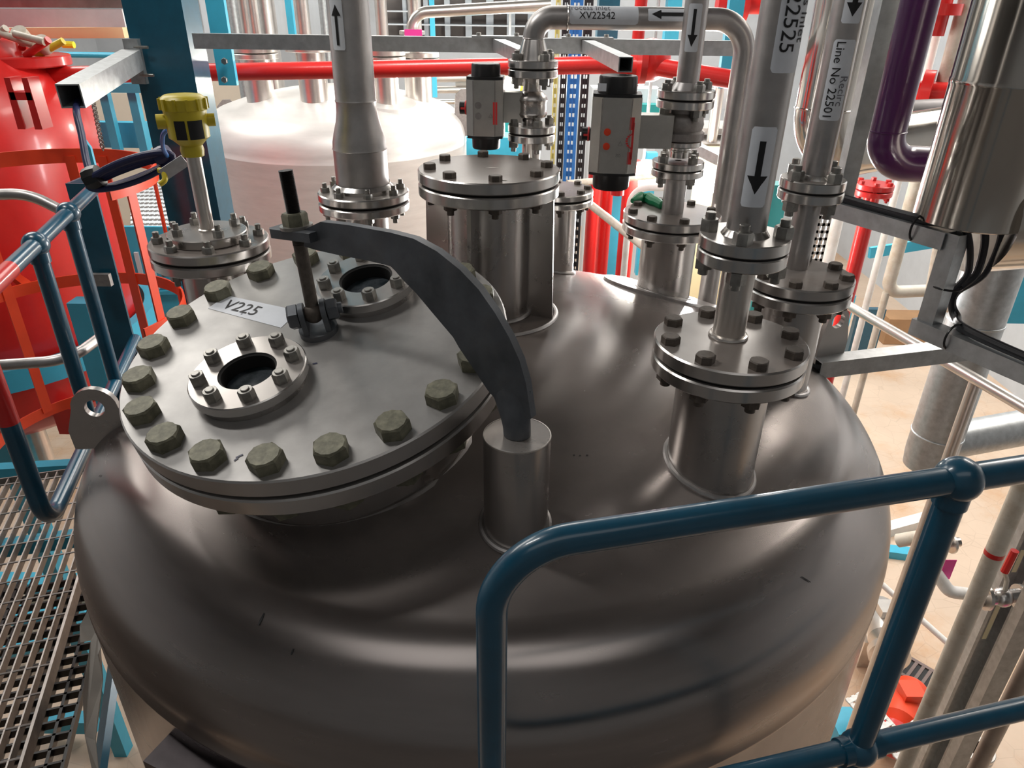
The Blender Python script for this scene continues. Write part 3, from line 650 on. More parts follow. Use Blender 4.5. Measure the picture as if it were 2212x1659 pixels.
# ---------------------------------------------------------------- actuated valves
def flpair(t, x, y, ztop, R_, th, gap, n, ph, af, nm='flange', st=.008):
    b = MB(); b.disc(up((x, y, ztop)), R_, th, .01, .002, 56); part(nm, b, RIM, t)
    b = MB(); b.disc(up((x, y, ztop-th-gap)), R_, th, .01, .002, 56); part(nm, b, RIM, t)
    b = MB(); b.lathe([(0, -th), (R_*.93, -th), (R_*.93, -th-gap), (0, -th-gap)], up((x, y, ztop)), 40); part('gasket', b, GASK, t)
    boltring(t, up((x, y, ztop)), R_*.79, n, ph, boltmesh(af, af*.68, 2*th+gap, 'stud', st), NUT)
def actuator(t, c, W, Dp, Hh, rot, ball, plug, capw):
    M = Matrix.Translation(Vector(c)) @ Matrix.Rotation(rot, 4, 'Z')
    ch = W*.22
    poly = [(-W/2+ch, -Dp/2), (W/2-ch, -Dp/2), (W/2, -Dp/2+ch*.6), (W/2, Dp/2-ch*.6), (W/2-ch, Dp/2), (-W/2+ch, Dp/2), (-W/2, Dp/2-ch*.6), (-W/2, -Dp/2+ch*.6)]
    b = MB(); b.prism(poly, Hh, M); bd = part('actuator_body', b, ALU, t, smooth=False)
    b = MB()
    for x in (-W/2+ch*.9, W/2-ch*.9): b.box((x, -Dp/2-.0006, 0), (.0016, .0012, Hh*.98), M)
    part('groove', b, CAST, bd)
    for sg, nm in ((1, 'end_cap'), (-1, 'end_cap')):
        b = MB(); Mc = M @ Matrix.Translation((0, 0, sg*Hh/2)) @ (I4 if sg > 0 else Matrix.Rotation(PI, 4, 'X'))
        b.prism([(x*.98, y*.98) for x, y in poly], .008, Mc @ Matrix.Translation((0, 0, .004)))
        b.lathe([(W*.40, .006), (W*.39, .040*W/.115), (W*.37, .044*W/.115), (0, .044*W/.115)], Mc, 32); part(nm, b, BLK, t)
        b = MB(); b.hex(Mc @ Matrix.Translation((-W*.36, -Dp*.30, .008)), .008, .006); b.hex(Mc @ Matrix.Translation((W*.36, -Dp*.30, .008)), .008, .006)
    b = MB(); kx = -W/2; b.cyl(M @ Vector((kx, 0, -.004)), M @ Vector((kx-.024, 0, -.004)), .019, 20); part('position_indicator', b, BLK, t)
    b = MB(); b.torus(frame(M @ Vector((kx-.006, 0, -.004)), M.to_3x3() @ Vector((1, 0, 0))), .0175, .003, 24, 8); b.box((kx-.013, -.0175, -.004), (.014, .004, .006), M); part('indicator_ring', b, REDP, t)
    for zz in (Hh*.06, -Hh*.13):
        b = MB(); b.cyl(M @ Vector((-W*.16, -Dp/2+.001, zz)), M @ Vector((-W*.16, -Dp/2-(.006 if plug else .001), zz)), .0098, 18)
        if plug: b.cyl(M @ Vector((-W*.16, -Dp/2-.005, zz)), M @ Vector((-W*.16, -Dp/2-.009, zz)), .006, 14)
        part('port_plug' if plug else 'air_port', b, ORANGE if plug else CAST, t)
    b = MB()
    if ball:
        b.box((W*.30, -Dp/2-.0005, -.012), (.013, .001, .062), M)
    else:
        for zz in (.036, -.058): b.box((W*.33, -Dp/2-.0005, zz), (.012, .001, .034), M)
        b.box((W*.36, -Dp/2-.0005, -.011), (.006, .001, .10), M)
        for k in range(9):
            a = PI/2+PI*(k+.5)/9; b.box((W*.34+.017*math.cos(a)+.004, -Dp/2-.0005, -.011+.019*math.sin(a)), (.006, .001, .0045), M @ Matrix.Identity(4))
    part('red_marking', b, REDP, t)
    b = MB(); Mf = M @ Matrix.Translation((W*(.12 if not ball else .18), -Dp/2-.0008, -.02)) @ Matrix(((1, 0, 0, 0), (0, 0, -1, 0), (0, 1, 0, 0), (0, 0, 0, 1)))
    for pts in (((-.006, -.004), (0, .008)), ((0, .008), (.006, -.004)), ((-.006, -.004), (.006, -.004))):
        a, c2 = [Vector((p[0], p[1], 0)) for p in pts]; b.bar(Mf @ a, Mf @ c2, .0010, .0006, (0, -1, 0))
    if not ball:
        v, f = text2d('80', .014); b.add([(x-.004, y-.032, .0002) for x, y in v], f, Mf)
    part('etched_mark', b, CAST, t)
    return M
# valve 1
p = at(1150, 200, 2.3); vx, vy = p.x, p.y; V1 = (vx, vy, 0)
def z1_(py): return zon(V1, py)
t10 = thing('actuated_valve', 'smaller actuated ball valve left, under the elbow of the XV22542 pipe', 'valve', (vx, vy, z1_(312)))
Rf = .0735; ft = z1_(128); fb = z1_(272)
flpair(t10, vx, vy, ft, Rf, .021, .005, 4, .6, .026)
flpair(t10, vx, vy, fb, Rf*.97, .021, .005, 4, .3, .026)
b = MB(); zt_ = ft-.047
hgt = zt_-fb
b.lathe([(.030, 0), (.026, -.012), (.027, -.045*hgt/.16), (.043, -.062*hgt/.16), (.046, -.075*hgt/.16), (.043, -.085*hgt/.16), (.043, -.115*hgt/.16), (.046, -.122*hgt/.16), (.042, -.132*hgt/.16), (.028, -.140*hgt/.16), (.028, -hgt)], up((vx, vy, zt_)), 40); part('valve_body', b, STEEL, t10)
b = MB(); b.cyl((vx, vy, fb-.047), (vx, vy, dome(vx, vy)-.01), .028, 28); part('pipe_stub', b, PIPEW, t10)
zc_ = z1_(232); cc = at(1050, 230, vy-.01)
b = MB(); x0 = vx-.03; x1 = cc.x+.05; b.box(((x0+x1)/2, vy, zc_), (x0-x1, .05, .085)); part('mounting_bracket', b, ALU, t10)
actuator(t10, (cc.x, vy-.01, zc_), .108, .10, .155, -.08, True, False, .05)
# process inlet pipe with elbow
e0 = Vector((vx, vy, ft)); ze = at(1200, 38, vy).z; er = at(1618, 42, vy+.05)
t11 = thing('process_inlet_pipe', 'horizontal pipe labelled Process Inlet XV22542 bending down into the left valve', 'pipe', (vx, vy, ft))
path = fillet([e0, (vx, vy, ze), (er.x, er.y, ze+.0), (er.x+.0, er.y, -1.2)], .095, 14)
b = MB(); b.tube(path, .031, 28); pb = part('pipe_body', b, MATTE, t11)
b = MB(); b.lathe([(.048, 0), (.044, .012), (.033, .05), (.031, .055)], up(e0), 40); part('weld_neck', b, RIM, t11)
for q, d_ in ((Vector((vx, vy, ft+.055)), (0, 0, 1)), (Vector((vx, vy, ze-.095)), (0, 0, 1)), (Vector((vx+.095, vy, ze)), (1, 0, 0))):
    b = MB(); b.torus(frame(q, d_), .031, .0022, 32, 6); part('weld_seam', b, RIM, pb)
fx = at(1303, 25, vy); L1 = at(1378, 25, vy).x-at(1228, 25, vy).x
fdir = Vector((0, -1, .05))
axl = Vector((er.x-vx, er.y-vy, 0)).normalized()
def onl(x): return (x, vy+(x-vx)*axl.y/axl.x, ze)
pipelabel(t11, onl(fx.x), axl, L1, .058, .031, Vector((0, -1, .42)), [(sh(text2d('XV22542', .027), -.02, -.006), 0), (sh(text2d('Process Inlet', .024), -.045, .017), 1)], 'line_label')
fx = at(1452, 25, vy); 
pipelabel(t11, onl(fx.x), axl, .14, .036, .031, Vector((0, -1, .42)), [(sh(arrow2d(.12, .010, .026, .028), 0, 0, PI), 0)], 'arrow_label')
# valve 2
x2, y2 = bn.x, bn.y
def z2_(py): return zon(bn, py)
t12 = thing('actuated_valve', 'larger actuated valve right, with orange plugs, on the thin riser with green tape', 'valve', (x2, y2, z2_(388)))
fa = z2_(196); flpair(t12, x2, y2, fa, .083, .022, .005, 4, .35, .028)
b = MB(); H_ = fa-.049-z2_(302)
b.lathe([(.045, 0), (.046, -.15*H_), (.058, -.3*H_), (.062, -.5*H_), (.058, -.68*H_), (.066, -.74*H_), (.066, -.97*H_), (.04, -H_)], up((x2, y2, fa-.049)), 40)
part('valve_body', b, CAST, t12)
b = MB(); zz = z2_(298); b.disc(up((x2, y2, zz)), .062, .016, .01, .002, 48); b.lathe([(.03, -.016), (.03, z2_(338)-zz)], up((x2, y2, zz)), 32); b.torus(up((x2, y2, z2_(322))), .030, .003, 32, 6); part('spool', b, RIM, t12)
flpair(t12, x2, y2, z2_(345), .078, .020, .004, 4, .55, .026)
zc_ = z2_(278); cc = at(1328, 280, y2-.06)
b = MB(); xr, xl = x2-.04, cc.x+.06; b.box(((xr+xl)/2, y2-.035, zc_), (xr-xl, .06, .092)); part('mounting_bracket', b, ALU, t12)
M = actuator(t12, (cc.x, y2-.06, zc_-.005), .138, .12, .205, -.10, False, True, .05)
b = MB(); b.box((-.045, -.052, .128), (.024, .003, .020), M); part('side_label', b, LABEL, t12)
t13 = thing('dosing_pipe', 'thin vertical pipe with down arrow label above the larger actuated valve', 'pipe', (x2, y2, fa))
b = MB(); b.cyl((x2, y2, fa), (x2, y2, 2.2), .0325, 32); b.lathe([(.045, 0), (.034, .02)], up((x2, y2, fa)), 32); part('pipe_body', b, MATTE, t13)
za, zb2 = z2_(115), z2_(6)
pipelabel(t13, (x2, y2, (za+zb2)/2), (0, 0, -1), zb2-za, .038, .0325, toward(bn, -.05), [(arrow2d((zb2-za)*.78, .0085, .028, .030), 0)], 'arrow_label')
# support strut behind and its arms
t14 = thing('support_strut', 'long galvanised strut spanning behind the pipes across the top', 'strut', tuple(at(425, 95, 3.0)))
A_ = at(423, 96, 3.0); B_ = at(1622, 97, 3.0); A_.z = B_.z = (A_.z+B_.z)/2
b = MB(); b.hollow(A_, B_, .041, .052, .003, (0, 0, 1)); part('strut_bar', b, GALV, t14)
for (px, py, qx, qy, dep) in ((1075, 92, 1130, 145, 2.52), (1268, 95, 1350, 160, 2.25)):
    a = at(px, py, 2.96); a.z = A_.z+.004; c2 = at(qx, qy, dep); c2.z = A_.z+.004-.01
    aa = thing('bracket_arm', 'galvanised arm reaching forward from the strut to the %s' % ('elbow flange' if px < 1200 else 'larger actuator'), 'bracket', tuple(a), 'arms on the strut')
    b = MB(); b.hollow(a, c2, .041, .041, .003); part('arm_bar', b, GALV, aa)
    b = MB(); b.box((a.x, a.y+.01, A_.z+.030), (.19, .06, .006)); part('fixing_plate', b, GALV, aa)
    for sx in (-.07, .07): inst('bolt', boltmesh(.016, .010, 0, 'head', 0, False), NUT, aa, up((a.x+sx, a.y, A_.z+.033)))
# red fire main behind
A_ = at(-60, 166, 3.9); B_ = at(1320, 140, 3.9)
b = MB(); b.tube([A_, A_.lerp(B_, .5), B_], .041, 24); solo('red_pipe', b, RED, 'long straight red pipe crossing behind at the top', 'pipe')
t15 = thing('red_pipe_tee', 'red flanged pipe elbow and tee behind the larger valve', 'pipe', tuple(at(1400, 140, 3.9)))
b = MB(); a = at(1300, 140, 3.9); c2 = at(1600, 175, 3.7)
b.tube([a, at(1420, 145, 3.85), c2], .043, 24); k = at(1405, 130, 3.9); b.ball(k, .10, 24); b.cyl(k, at(1340, 200, 3.9), .05, 20); part('pipe_body', b, RED, t15)
for (x, y, d) in ((1380, 135, (1, 0, 0)), (1605, 165, (1, 0, -.1))):
    b = MB(); b.cyl(at(x, y, 3.78), at(x, y, 3.78)+Vector(d)*.03, .10, 24); part('flange', b, RED, t15)
for (x, y0_, y1_, Y, r, l) in ((1388, -30, 128, 3.9, .03, 'upper'), (1352, 185, 420, 4.2, .04, 'lower')):
    q = at(x, y0_, Y); zb_ = zon(q, y1_); b = MB(); b.cyl((q.x, q.y, q.z), (q.x, q.y, zb_), r, 20)
    solo('red_branch_pipe', b, RED, 'thin red vertical branch %s the red elbow' % ('above' if l == 'upper' else 'below'), 'pipe')
# ---------------------------------------------------------------- right side pipes
q = at(1805, 120, 2.6); zb_ = zon(q, 330); h = at(2060, 262, 2.75)
t16 = thing('clad_pipe', 'shiny clad pipe behind the 22501 pipe turning right at an elbow', 'pipe', (q.x, q.y, zb_))
b = MB(); b.tube(fillet([(q.x, q.y, 2.0), (q.x, q.y, zb_), (h.x+.3, h.y+.2, zb_+.06)], .14, 12), .095, 32); part('cladding', b, CLAD, t16)
b = MB(); b.torus(up((q.x, q.y, zb_+.15)), .095, .004, 32, 6); b.torus(up((q.x, q.y, zb_+.55)), .095, .004, 32, 6); part('cladding_seam', b, CLAD, t16)
t16b = thing('grey_pipe', 'thick dark grey horizontal pipe behind the purple pipe', 'pipe', tuple(at(1900, 280, 2.9)))
b = MB(); b.tube([at(1815, 285, 2.95), at(2100, 272, 2.95)], .105, 28); part('pipe_body', b, mat('dark_grey_pipe', (.16, .15, .155), .7, .4, .1, 10), t16b)
q = at(1962, 100, 2.1); zb_ = zon(q, 355)
b = MB(); b.tube(fillet([(q.x, q.y, 1.6), (q.x, q.y, zb_), (q.x+.35, q.y+.02, zb_-.015)], .085, 12), .049, 28)
t17 = thing('purple_pipe', 'glossy purple pipe coming down and turning right at an elbow', 'pipe', (q.x, q.y, zb_)); part('pipe_body', b, PURPLE, t17)
b = MB(); b.torus(up((q.x, q.y, zb_+.085)), .049, .0025, 32, 6); part('weld_seam', b, PURPLE, t17)
q = at(2178, 200, 1.72); zb_ = zon(q, 478)
t18 = thing('clad_duct', 'large mirror polished cladded duct at the upper right corner', 'duct', (q.x, q.y, zb_))
b = MB(); b.lathe([(0, 0), (.118, 0), (.121, .003), (.121, .30), (.1225, .303), (.1225, .312), (.121, .315), (.121, 2.4)], up((q.x, q.y, zb_)), 64); part('cladding', b, CLAD, t18)
b = MB(); b.tube([(q.x+.02, q.y+.02, zb_+.02), (q.x+.8, q.y+.12, zb_+.06)], .15, 40); part('branch_duct', b, CLAD, t18)
q = at(2085, 760, 3.3); zt_ = zon(q, 470); zb_ = zon(q, 1005)
t19 = thing('galvanised_duct', 'tall galvanised round duct with joint rings hanging on the right', 'duct', (q.x, q.y, zb_))
b = MB(); b.lathe([(.05, .02), (.118, .0), (.126, .08), (.126, zt_+.4-zb_)], up((q.x, q.y, zb_)), 40); part('duct_wall', b, GALV, t19)
for py in (545, 695, 935):
    b = MB(); b.torus(up((q.x, q.y, zon(q, py))), .126, .005, 40, 8); part('joint_ring', b, GALV, t19)
b = MB(); zz = zon(q, 965); b.tube([(q.x+.08, q.y+.05, zz), (q.x+1.3, q.y+.3, zz+.1)], .10, 30); part('branch_duct', b, GALV, t19)
# tray strut for the black cables
t20 = thing('cable_support_frame', 'stepped frame of grey strut bars carrying black cables at right', 'strut frame', tuple(at(1905, 200, 1.95)))
q = at(1868, 215, 1.95); zb_ = zon(q, 428)
b = MB(); b.hollow((q.x, q.y, zb_), (q.x, q.y, 1.6), .041, .041, .003, (0, 1, 0)); part('strut_bar', b, GALV, t20)
zA = zb_-.02; a = Vector((q.x-.05, q.y+.04, zA)); c2 = atz(2048, 520, zA)
b = MB(); b.hollow(a, c2, .041, .041, .003); part('strut_bar', b, GALV, t20)
cc = Vector((c2.x+.012, c2.y-.005, 0)); zB = zon(cc, 712)
b = MB(); b.hollow((cc.x, cc.y, zA+.02), (cc.x, cc.y, zB), .041, .041, .003, (c2-a)); part('strut_bar', b, GALV, t20)
b = MB()
for k in range(7): b.box((cc.x+.0, cc.y-.0208, zA-.02-k*.028), (.012, .0012, .018))
dd = (c2-a).normalized(); e_ = Vector((cc.x-.02, cc.y+.02, zB)); g_ = atz(2250, 818, zB); g_ = e_+(g_-e_)*2.2
b = MB(); b.hollow(e_, g_, .041, .041, .003); part('strut_bar', b, GALV, t20)
for k, (ox, oz, m_) in enumerate(((0, .028, .008), (.018, .034, .009), (-.016, .032, .007))):
    P0 = a+Vector((0, 0, oz)); P1 = a.lerp(c2, .80)+Vector((0, 0, oz))
    P2 = c2+Vector((.02+.035*k, -.01, .035+.012*k)); P3 = Vector((cc.x+.055+.022*k, cc.y, zA-.07)); P4 = Vector((cc.x+.035+.004*k, cc.y, (zA+zB)/2-.02)); P5 = Vector((cc.x+.055, cc.y-.01, zB+.03+.006*k)); P6 = e_.lerp(g_, .25)+Vector((0, 0, .03+.004*k)); P7 = g_+Vector((0, 0, .03))
    def cat_rom(P, n=8):
        out = []
        for i in range(len(P)-1):
            p0 = P[max(i-1, 0)]; p1 = P[i]; p2 = P[i+1]; p3 = P[min(i+2, len(P)-1)]
            for j in range(n):
                t = j/n; out.append(.5*((2*p1)+(p2-p0)*t+(2*p0-5*p1+4*p2-p3)*t*t+(3*p1-p0-3*p2+p3)*t**3))
        out.append(P[-1]); return out
    b = MB(); b.tube(cat_rom([P0, P1, P2, P3, P4, P5, P6, P7]), m_, 10)
    solo('black_cable', b, CABLEB, 'black cable looping over the stepped strut frame at right, %s of the three' % ('innermost', 'middle', 'outermost')[k], 'cable', 'cables on the stepped frame')
b = MB()
for q1, up_ in ((a.lerp(c2, .80), dd), (Vector((cc.x, cc.y, (zA+zB)/2)), Vector((0, 0, 1))), (e_.lerp(g_, .15), (g_-e_).normalized())):
    M_ = frame(q1+(Vector((0, 0, .010)) if up_.z < .5 else Vector((.014, 0, 0))), up_, (1, 0, 0)); b = MB(); b.torus(M_, .033, .0028, 20, 6); part('cable_tie', b, BLK, t20)
# square bar from vessel lug to the tray
b = MB(); b.hollow(atd(1762, 793, 2.05), atd(2085, 755, 2.15), .05, .05, .003); solo('square_bar', b, GALV, 'pale square bar running right from behind the vessel lug', 'bar')
# ---------------------------------------------------------------- railings
def rail_mat_end(): pass
K = .8; zt_ = -.62*K
c0 = atz(1062, 1190, zt_); c1 = atz(2070, 1035, zt_); dr = (c1-c0).normalized(); far = c0+dr*(c1-c0).length*3.0; zm = zon(c1, 1612)
rr0 = .0172
t21 = thing('guard_rail', 'dark blue tubular guard rail in the foreground right with rounded end', 'railing', (c1.x, c1.y, -1.7))
near = Vector((c0.x, c0.y, zm))
b = MB(); b.tube(fillet([far, c0, near, Vector((far.x, far.y, zm))], .085, 16), rr0, 28); part('rail_loop', b, RAILB, t21)
b = MB(); b.tube([(c1.x, c1.y, zt_), (c1.x, c1.y, -1.7)], rr0, 28); part('post', b, RAILB, t21)
for z_ in (zt_, zm):
    b = MB(); b.ball((c1.x, c1.y, z_), .0275, 28)
    b.cyl(Vector((c1.x, c1.y, z_))-dr*.033, Vector((c1.x, c1.y, z_))+dr*.033, .0205, 24) if z_ == zm else None
    b.cyl((c1.x, c1.y, z_), (c1.x, c1.y, z_-.036), .0200, 24); part('ball_joint', b, RAILB, t21)
b = MB(); b.disc(up((c1.x, c1.y, -1.69)), .05, .01, 0); part('base_plate', b, RAILB, t21)
# chipped paint on the bend
b = MB(); th = []
for px, py in ((1198, 1160), (1230, 1149), (1262, 1142), (1285, 1139)):
    pass
# left railing
zt2 = -.60; a0 = atz(0, 602, zt2); a1 = atz(205, 405, zt2); d2 = (a1-a0).normalized(); nrm = Vector((-d2.y, d2.x, 0))
m0 = onplane(112, 1108, a0, nrm); zm2 = m0.z
v0 = onplane(28, 950, a0, nrm)
corner = a0+d2*((m0-a0).dot(d2)-.045)
cA = Vector((corner.x, corner.y, zt2)); cB = Vector((corner.x, corner.y, zm2-.01)); fA = a1+d2*.02; fB = a0+d2*2.2; fB = Vector((fB.x, fB.y, zm2))
mfar = a0+d2*((a1-a0).length+.02); mfar = Vector((mfar.x, mfar.y, zm2-.01))
t22 = thing('guard_rail', 'teal guard rail with red painted end at the left edge, beside the red vessel', 'railing', (a1.x, a1.y, -1.7))
loop = fillet([fA, cA, cB, mfar], .08, 14)
b = MB(); b.tube(loop, .0212, 24); part('rail_loop', b, RAILB, t22)
for px, py in ((78, 530), (148, 462)):
    q = onplane(px, py, a0, nrm); q = Vector((q.x, q.y, zt2))
    b = MB(); b.tube([q, (q.x, q.y, -1.7)], .0212, 24); part('post', b, RAILB, t22)
    b = MB(); b.ball(q, .034, 24); b.cyl(q, (q.x, q.y, q.z-.05), .0255, 22); part('ball_joint', b, RAILB, t22)
qr = onplane(22, 585, a0, nrm)
b = MB(); s0 = (qr-a0).dot(d2)
cl = fillet([a0+d2*s0, cA, Vector((cA.x, cA.y, zon(cA, 915)))], .08, 14)
b.tube(cl, .0220, 24); part('red_painted_end', b, RED, t22, 'red painted end')
# hoop bars
t23 = thing('hoop_bars', 'grey rounded hoop bars of the gate at the left edge behind the teal railing', 'gate', tuple(atd(0, 600, 2.5)))
b = MB(); b.tube(fillet([atd(-160, 425, 2.35), atd(60, 418, 2.4), atd(140, 458, 2.42)], .2, 10), .018, 18); part('hoop_bar', b, MATTE, t23)
b = MB(); b.tube(fillet([atd(-160, 800, 2.3), atd(150, 778, 2.35), atd(215, 730, 2.5)], .15, 10), .018, 18); part('hoop_bar', b, MATTE, t23)
# ---------------------------------------------------------------- column, posts, bracket, cable
def hsec(w, h, tf, tw): return [(-w/2, -h/2), (w/2, -h/2), (w/2, -h/2+tf), (tw/2, -h/2+tf), (tw/2, h/2-tf), (w/2, h/2-tf), (w/2, h/2), (-w/2, h/2), (-w/2, h/2-tf), (-tw/2, h/2-tf), (-tw/2, -h/2+tf), (-w/2, -h/2+tf)]
q = at(326, 0, 3.25); wd = 130*q.dot(FWD)/FPX
b = MB(); b.bar((q.x, q.y+wd*.36, -4.8), (q.x, q.y+wd*.36, 3.6), wd, wd*.72, (0, 1, 0))
solo('steel_column', b, BLUE, 'broad dark blue steel column behind the yellow transmitter', 'column', smooth=False)
colq = q; cfy = q.y
q = at(232, 560, 2.62); zt_ = zon(q, 388)
b = MB(); b.extr([(-.05, -.05), (.05, -.05), (.05, -.04), (-.04, -.04), (-.04, .05), (-.05, .05)], (q.x, q.y, -4.8), (q.x, q.y, zt_), (0, 1, 0))
t24 = thing('angle_post', 'teal angle post rising beside the left railing, with a small grey clip', 'post', (q.x, q.y, -4.8)); part('post_angle', b, BLUE, t24, smooth=False)
b = MB(); q2 = at(188, 350, 2.62); b.prism([(-.018, -.09), (.018, -.09), (.018, .05), (.0, .085), (-.018, .05)], .012, Matrix(((1, 0, 0, q2.x+.01), (0, 0, 1, q2.y), (0, 1, 0, q2.z), (0, 0, 0, 1)))); part('plate', b, LBLUE, t24)
b = MB(); q2 = at(220, 604, 2.54); b.box(q2, (.068, .02, .046)); part('clip', b, CAST, t24)
t25 = thing('square_tube_bracket', 'stainless square tube arm bolted to the dark blue column, open end forward', 'bracket', tuple(atd(300, 130, 3.1)))
a = atd(152, 208, 2.35); c2 = at(288, 128, cfy-.03)
b = MB(); b.hollow(a, c2, .074, .074, .004); part('square_tube', b, GALV, t25)
b = MB(); dd = (a-c2).normalized(); b.box(a-dd*.35, (.062, .062, .062)); 
b = MB(); b.box((c2.x, cfy-.012, c2.z-.01), (.06, .03, .17)); part('fixing_plate', b, GALV, t25)
for dz_ in (.045, -.06):
    b = MB(); b.cyl((c2.x+.0, cfy-.02, c2.z+dz_), (c2.x+.07, cfy-.03, c2.z+dz_), .006, 10); part('fixing_stud', b, NUT, t25)
ct = thing('cable_coil', 'dark navy cable coil hanging between the square tube end and transmitter', 'cable', tuple(atd(280, 365, 2.3)))
def px3(l): return [atd(x, y, d) for x, y, d in l]
for k in range(5):
    j = lambda s: random.uniform(-s, s)
    lp = []
    for i in range(41):
        t = 2*PI*i/40+.3; x = 282+ (92+j(1.5)-k*2)*math.cos(t); y = 369 + (27-k*3.5)*math.sin(t) - 40*math.cos(t)*.75 + k*1.5
        lp.append(atd(x, y, 2.25+.03*math.sin(t)+.012*k))
    b = MB(); b.tube(lp, .0095, 10); part('cable_loop', b, CABLE, ct)
b = MB(); b.tube(cat_rom(px3([(170, 215, 2.45), (165, 240, 2.35), (176, 290, 2.32), (186, 345, 2.3), (198, 385, 2.28)])), .011, 12); part('down_lead', b, CABLE, ct)
b = MB(); b.tube(cat_rom(px3([(362, 338, 2.25), (352, 318, 2.1), (352, 292, 1.95), (362, 280, 1.9)])), .006, 10); part('transmitter_lead', b, CBLUE, ct)
for x, y, r in ((203, 384, .034), (352, 335, .026)):
    b = MB(); q = atd(x, y, 2.26); b.lathe([(0, .03), (r, .022), (r*1.1, 0), (r, -.022), (0, -.03)], frame(q, (1, .1, .35)), 10); part('cable_knot', b, BLK if x < 300 else CABLE, ct)
t26 = thing('cable_tag', 'small grey and yellow tag hanging beside the transmitter stem', 'tag', tuple(atd(378, 362, 2.1)))
b = MB(); b.bar(atd(352, 378, 2.1), atd(400, 346, 2.1), .008, .034); part('tag_plate', b, GALV, t26)
b = MB(); b.tube(cat_rom(px3([(345, 398, 2.1), (356, 388, 2.1), (352, 370, 2.1), (342, 368, 2.1)])), .008, 10); part('yellow_hook', b, YEL, t26)
# ---------------------------------------------------------------- walkway grating at left
zg = -1.7
dB = (atz(52, 1304, zg)-atz(0, 1440, zg)).normalized(); dR = Vector((dB.y, -dB.x, 0))
g0 = atz(150, 1330, zg)
GE = (2.42-g0.y)/dB.y
b = MB()
for i in range(0, 62):
    p = g0-dR*(.034*i); e = 0 if i > 3 else .0
    b.bar(p-dB*(1.1+.0*i), p+dB*GE, .0042, .030)
for j in range(-11, int(GE*10)+1):
    b.cyl(g0+dB*(.10*j)+Vector((0, 0, .012)), g0-dR*2.1+dB*(.10*j)+Vector((0, 0, .012)), .0035, 6)
for s1 in (-1.1, GE): b.bar(g0+dB*s1, g0-dR*2.1+dB*s1, .005, .034)
b.bar(g0-dB*1.1, g0+dB*GE, .008, .045)
t = thing('walkway_grating', 'galvanised bar grating walkway at the lower left beside the vessel', 'grating', tuple(g0)); part('bars', b, mat('worn_grating', (.34, .31, .29), .7, .5, .2, 20), t, smooth=False)
t = thing('mesh_grating', 'black open grid grating below the walkway edge at lower left', 'grating', tuple(atz(110, 1500, -2.2)))
q0 = atz(150, 1330, -2.15); b = MB()
for i in range(16): b.bar(q0+dR*(.12-.05*i)-dB*.8, q0+dR*(.12-.05*i)+dB*.25, .010, .03)
for i in range(20): b.bar(q0+dR*.12+dB*(.2-.055*i), q0-dR*.66+dB*(.2-.055*i), .008, .03)
part('grid', b, BLK, t, smooth=False)
b = MB()
for (px0, py0, px1, py1) in ((-40, 1020, 170, 1008), (-40, 1190, 180, 1160)): b.bar(atz(px0, py0, -1.77), atz(px1, py1, -1.77), .05, .05)
t = thing('walkway_beams', 'light blue beams carrying the grating walkway', 'beam', tuple(atz(0, 1020, -1.85))); part('beam', b, LBLUE, t, smooth=False)
# torn film on the vessel side and beam beyond
t = thing('torn_film', 'torn pale protective film hanging beside the lower left vessel wall', 'film', tuple(atd(200, 1500, 2.1)))
pts = [(190, 1318), (172, 1352), (173, 1388), (196, 1384), (187, 1440), (178, 1500), (180, 1540), (183, 1590), (200, 1670), (213, 1670), (206, 1600), (212, 1540), (222, 1470), (219, 1440), (211, 1415), (219, 1395), (222, 1388), (213, 1350)]
b = MB(); vs = [atd(x, y, 2.12+.02*math.sin(y*.05+x*.1)) for x, y in pts]; n = len(vs); vs += [v+Vector((0, .003, 0)) for v in vs]
b.add(vs, [tuple(range(n)), tuple(range(n, 2*n))[::-1]]+[(i, (i+1) % n, n+(i+1) % n, n+i) for i in range(n)]); part('film_sheet', b, WEAVE, t, smooth=False)
b = MB(); b.bar(atd(262, 1330, 3.2), atd(208, 1720, 2.7), .05, .03, (0, 1, 0)); solo('blue_brace', b, BLUE, 'short dark blue brace below the torn film at lower left', 'brace', smooth=False)
# bracket box at the bottom of the vessel
b = MB(); ca = math.radians(-113); dn = Vector((math.cos(ca), math.sin(ca), 0)); hp = C+dn*1.0
tg = Vector((-dn.y, dn.x, 0)); Mb = Matrix(((tg.x, dn.x, 0, hp.x), (tg.y, dn.y, 0, hp.y), (0, 0, 1, -1.375), (0, 0, 0, 1)))
b.box((0, .04, 0), (.36, .11, .30), Mb); part('nameplate_box', b, mat('dark_bracket', (.05, .042, .045), .6, .4, .2, 20), ves, 'dark rectangular nameplate box')
b = MB()
for (px, py, l, wd_) in ((565, 1338, .026, .0048), (632, 1408, .012, .004)):
    pass
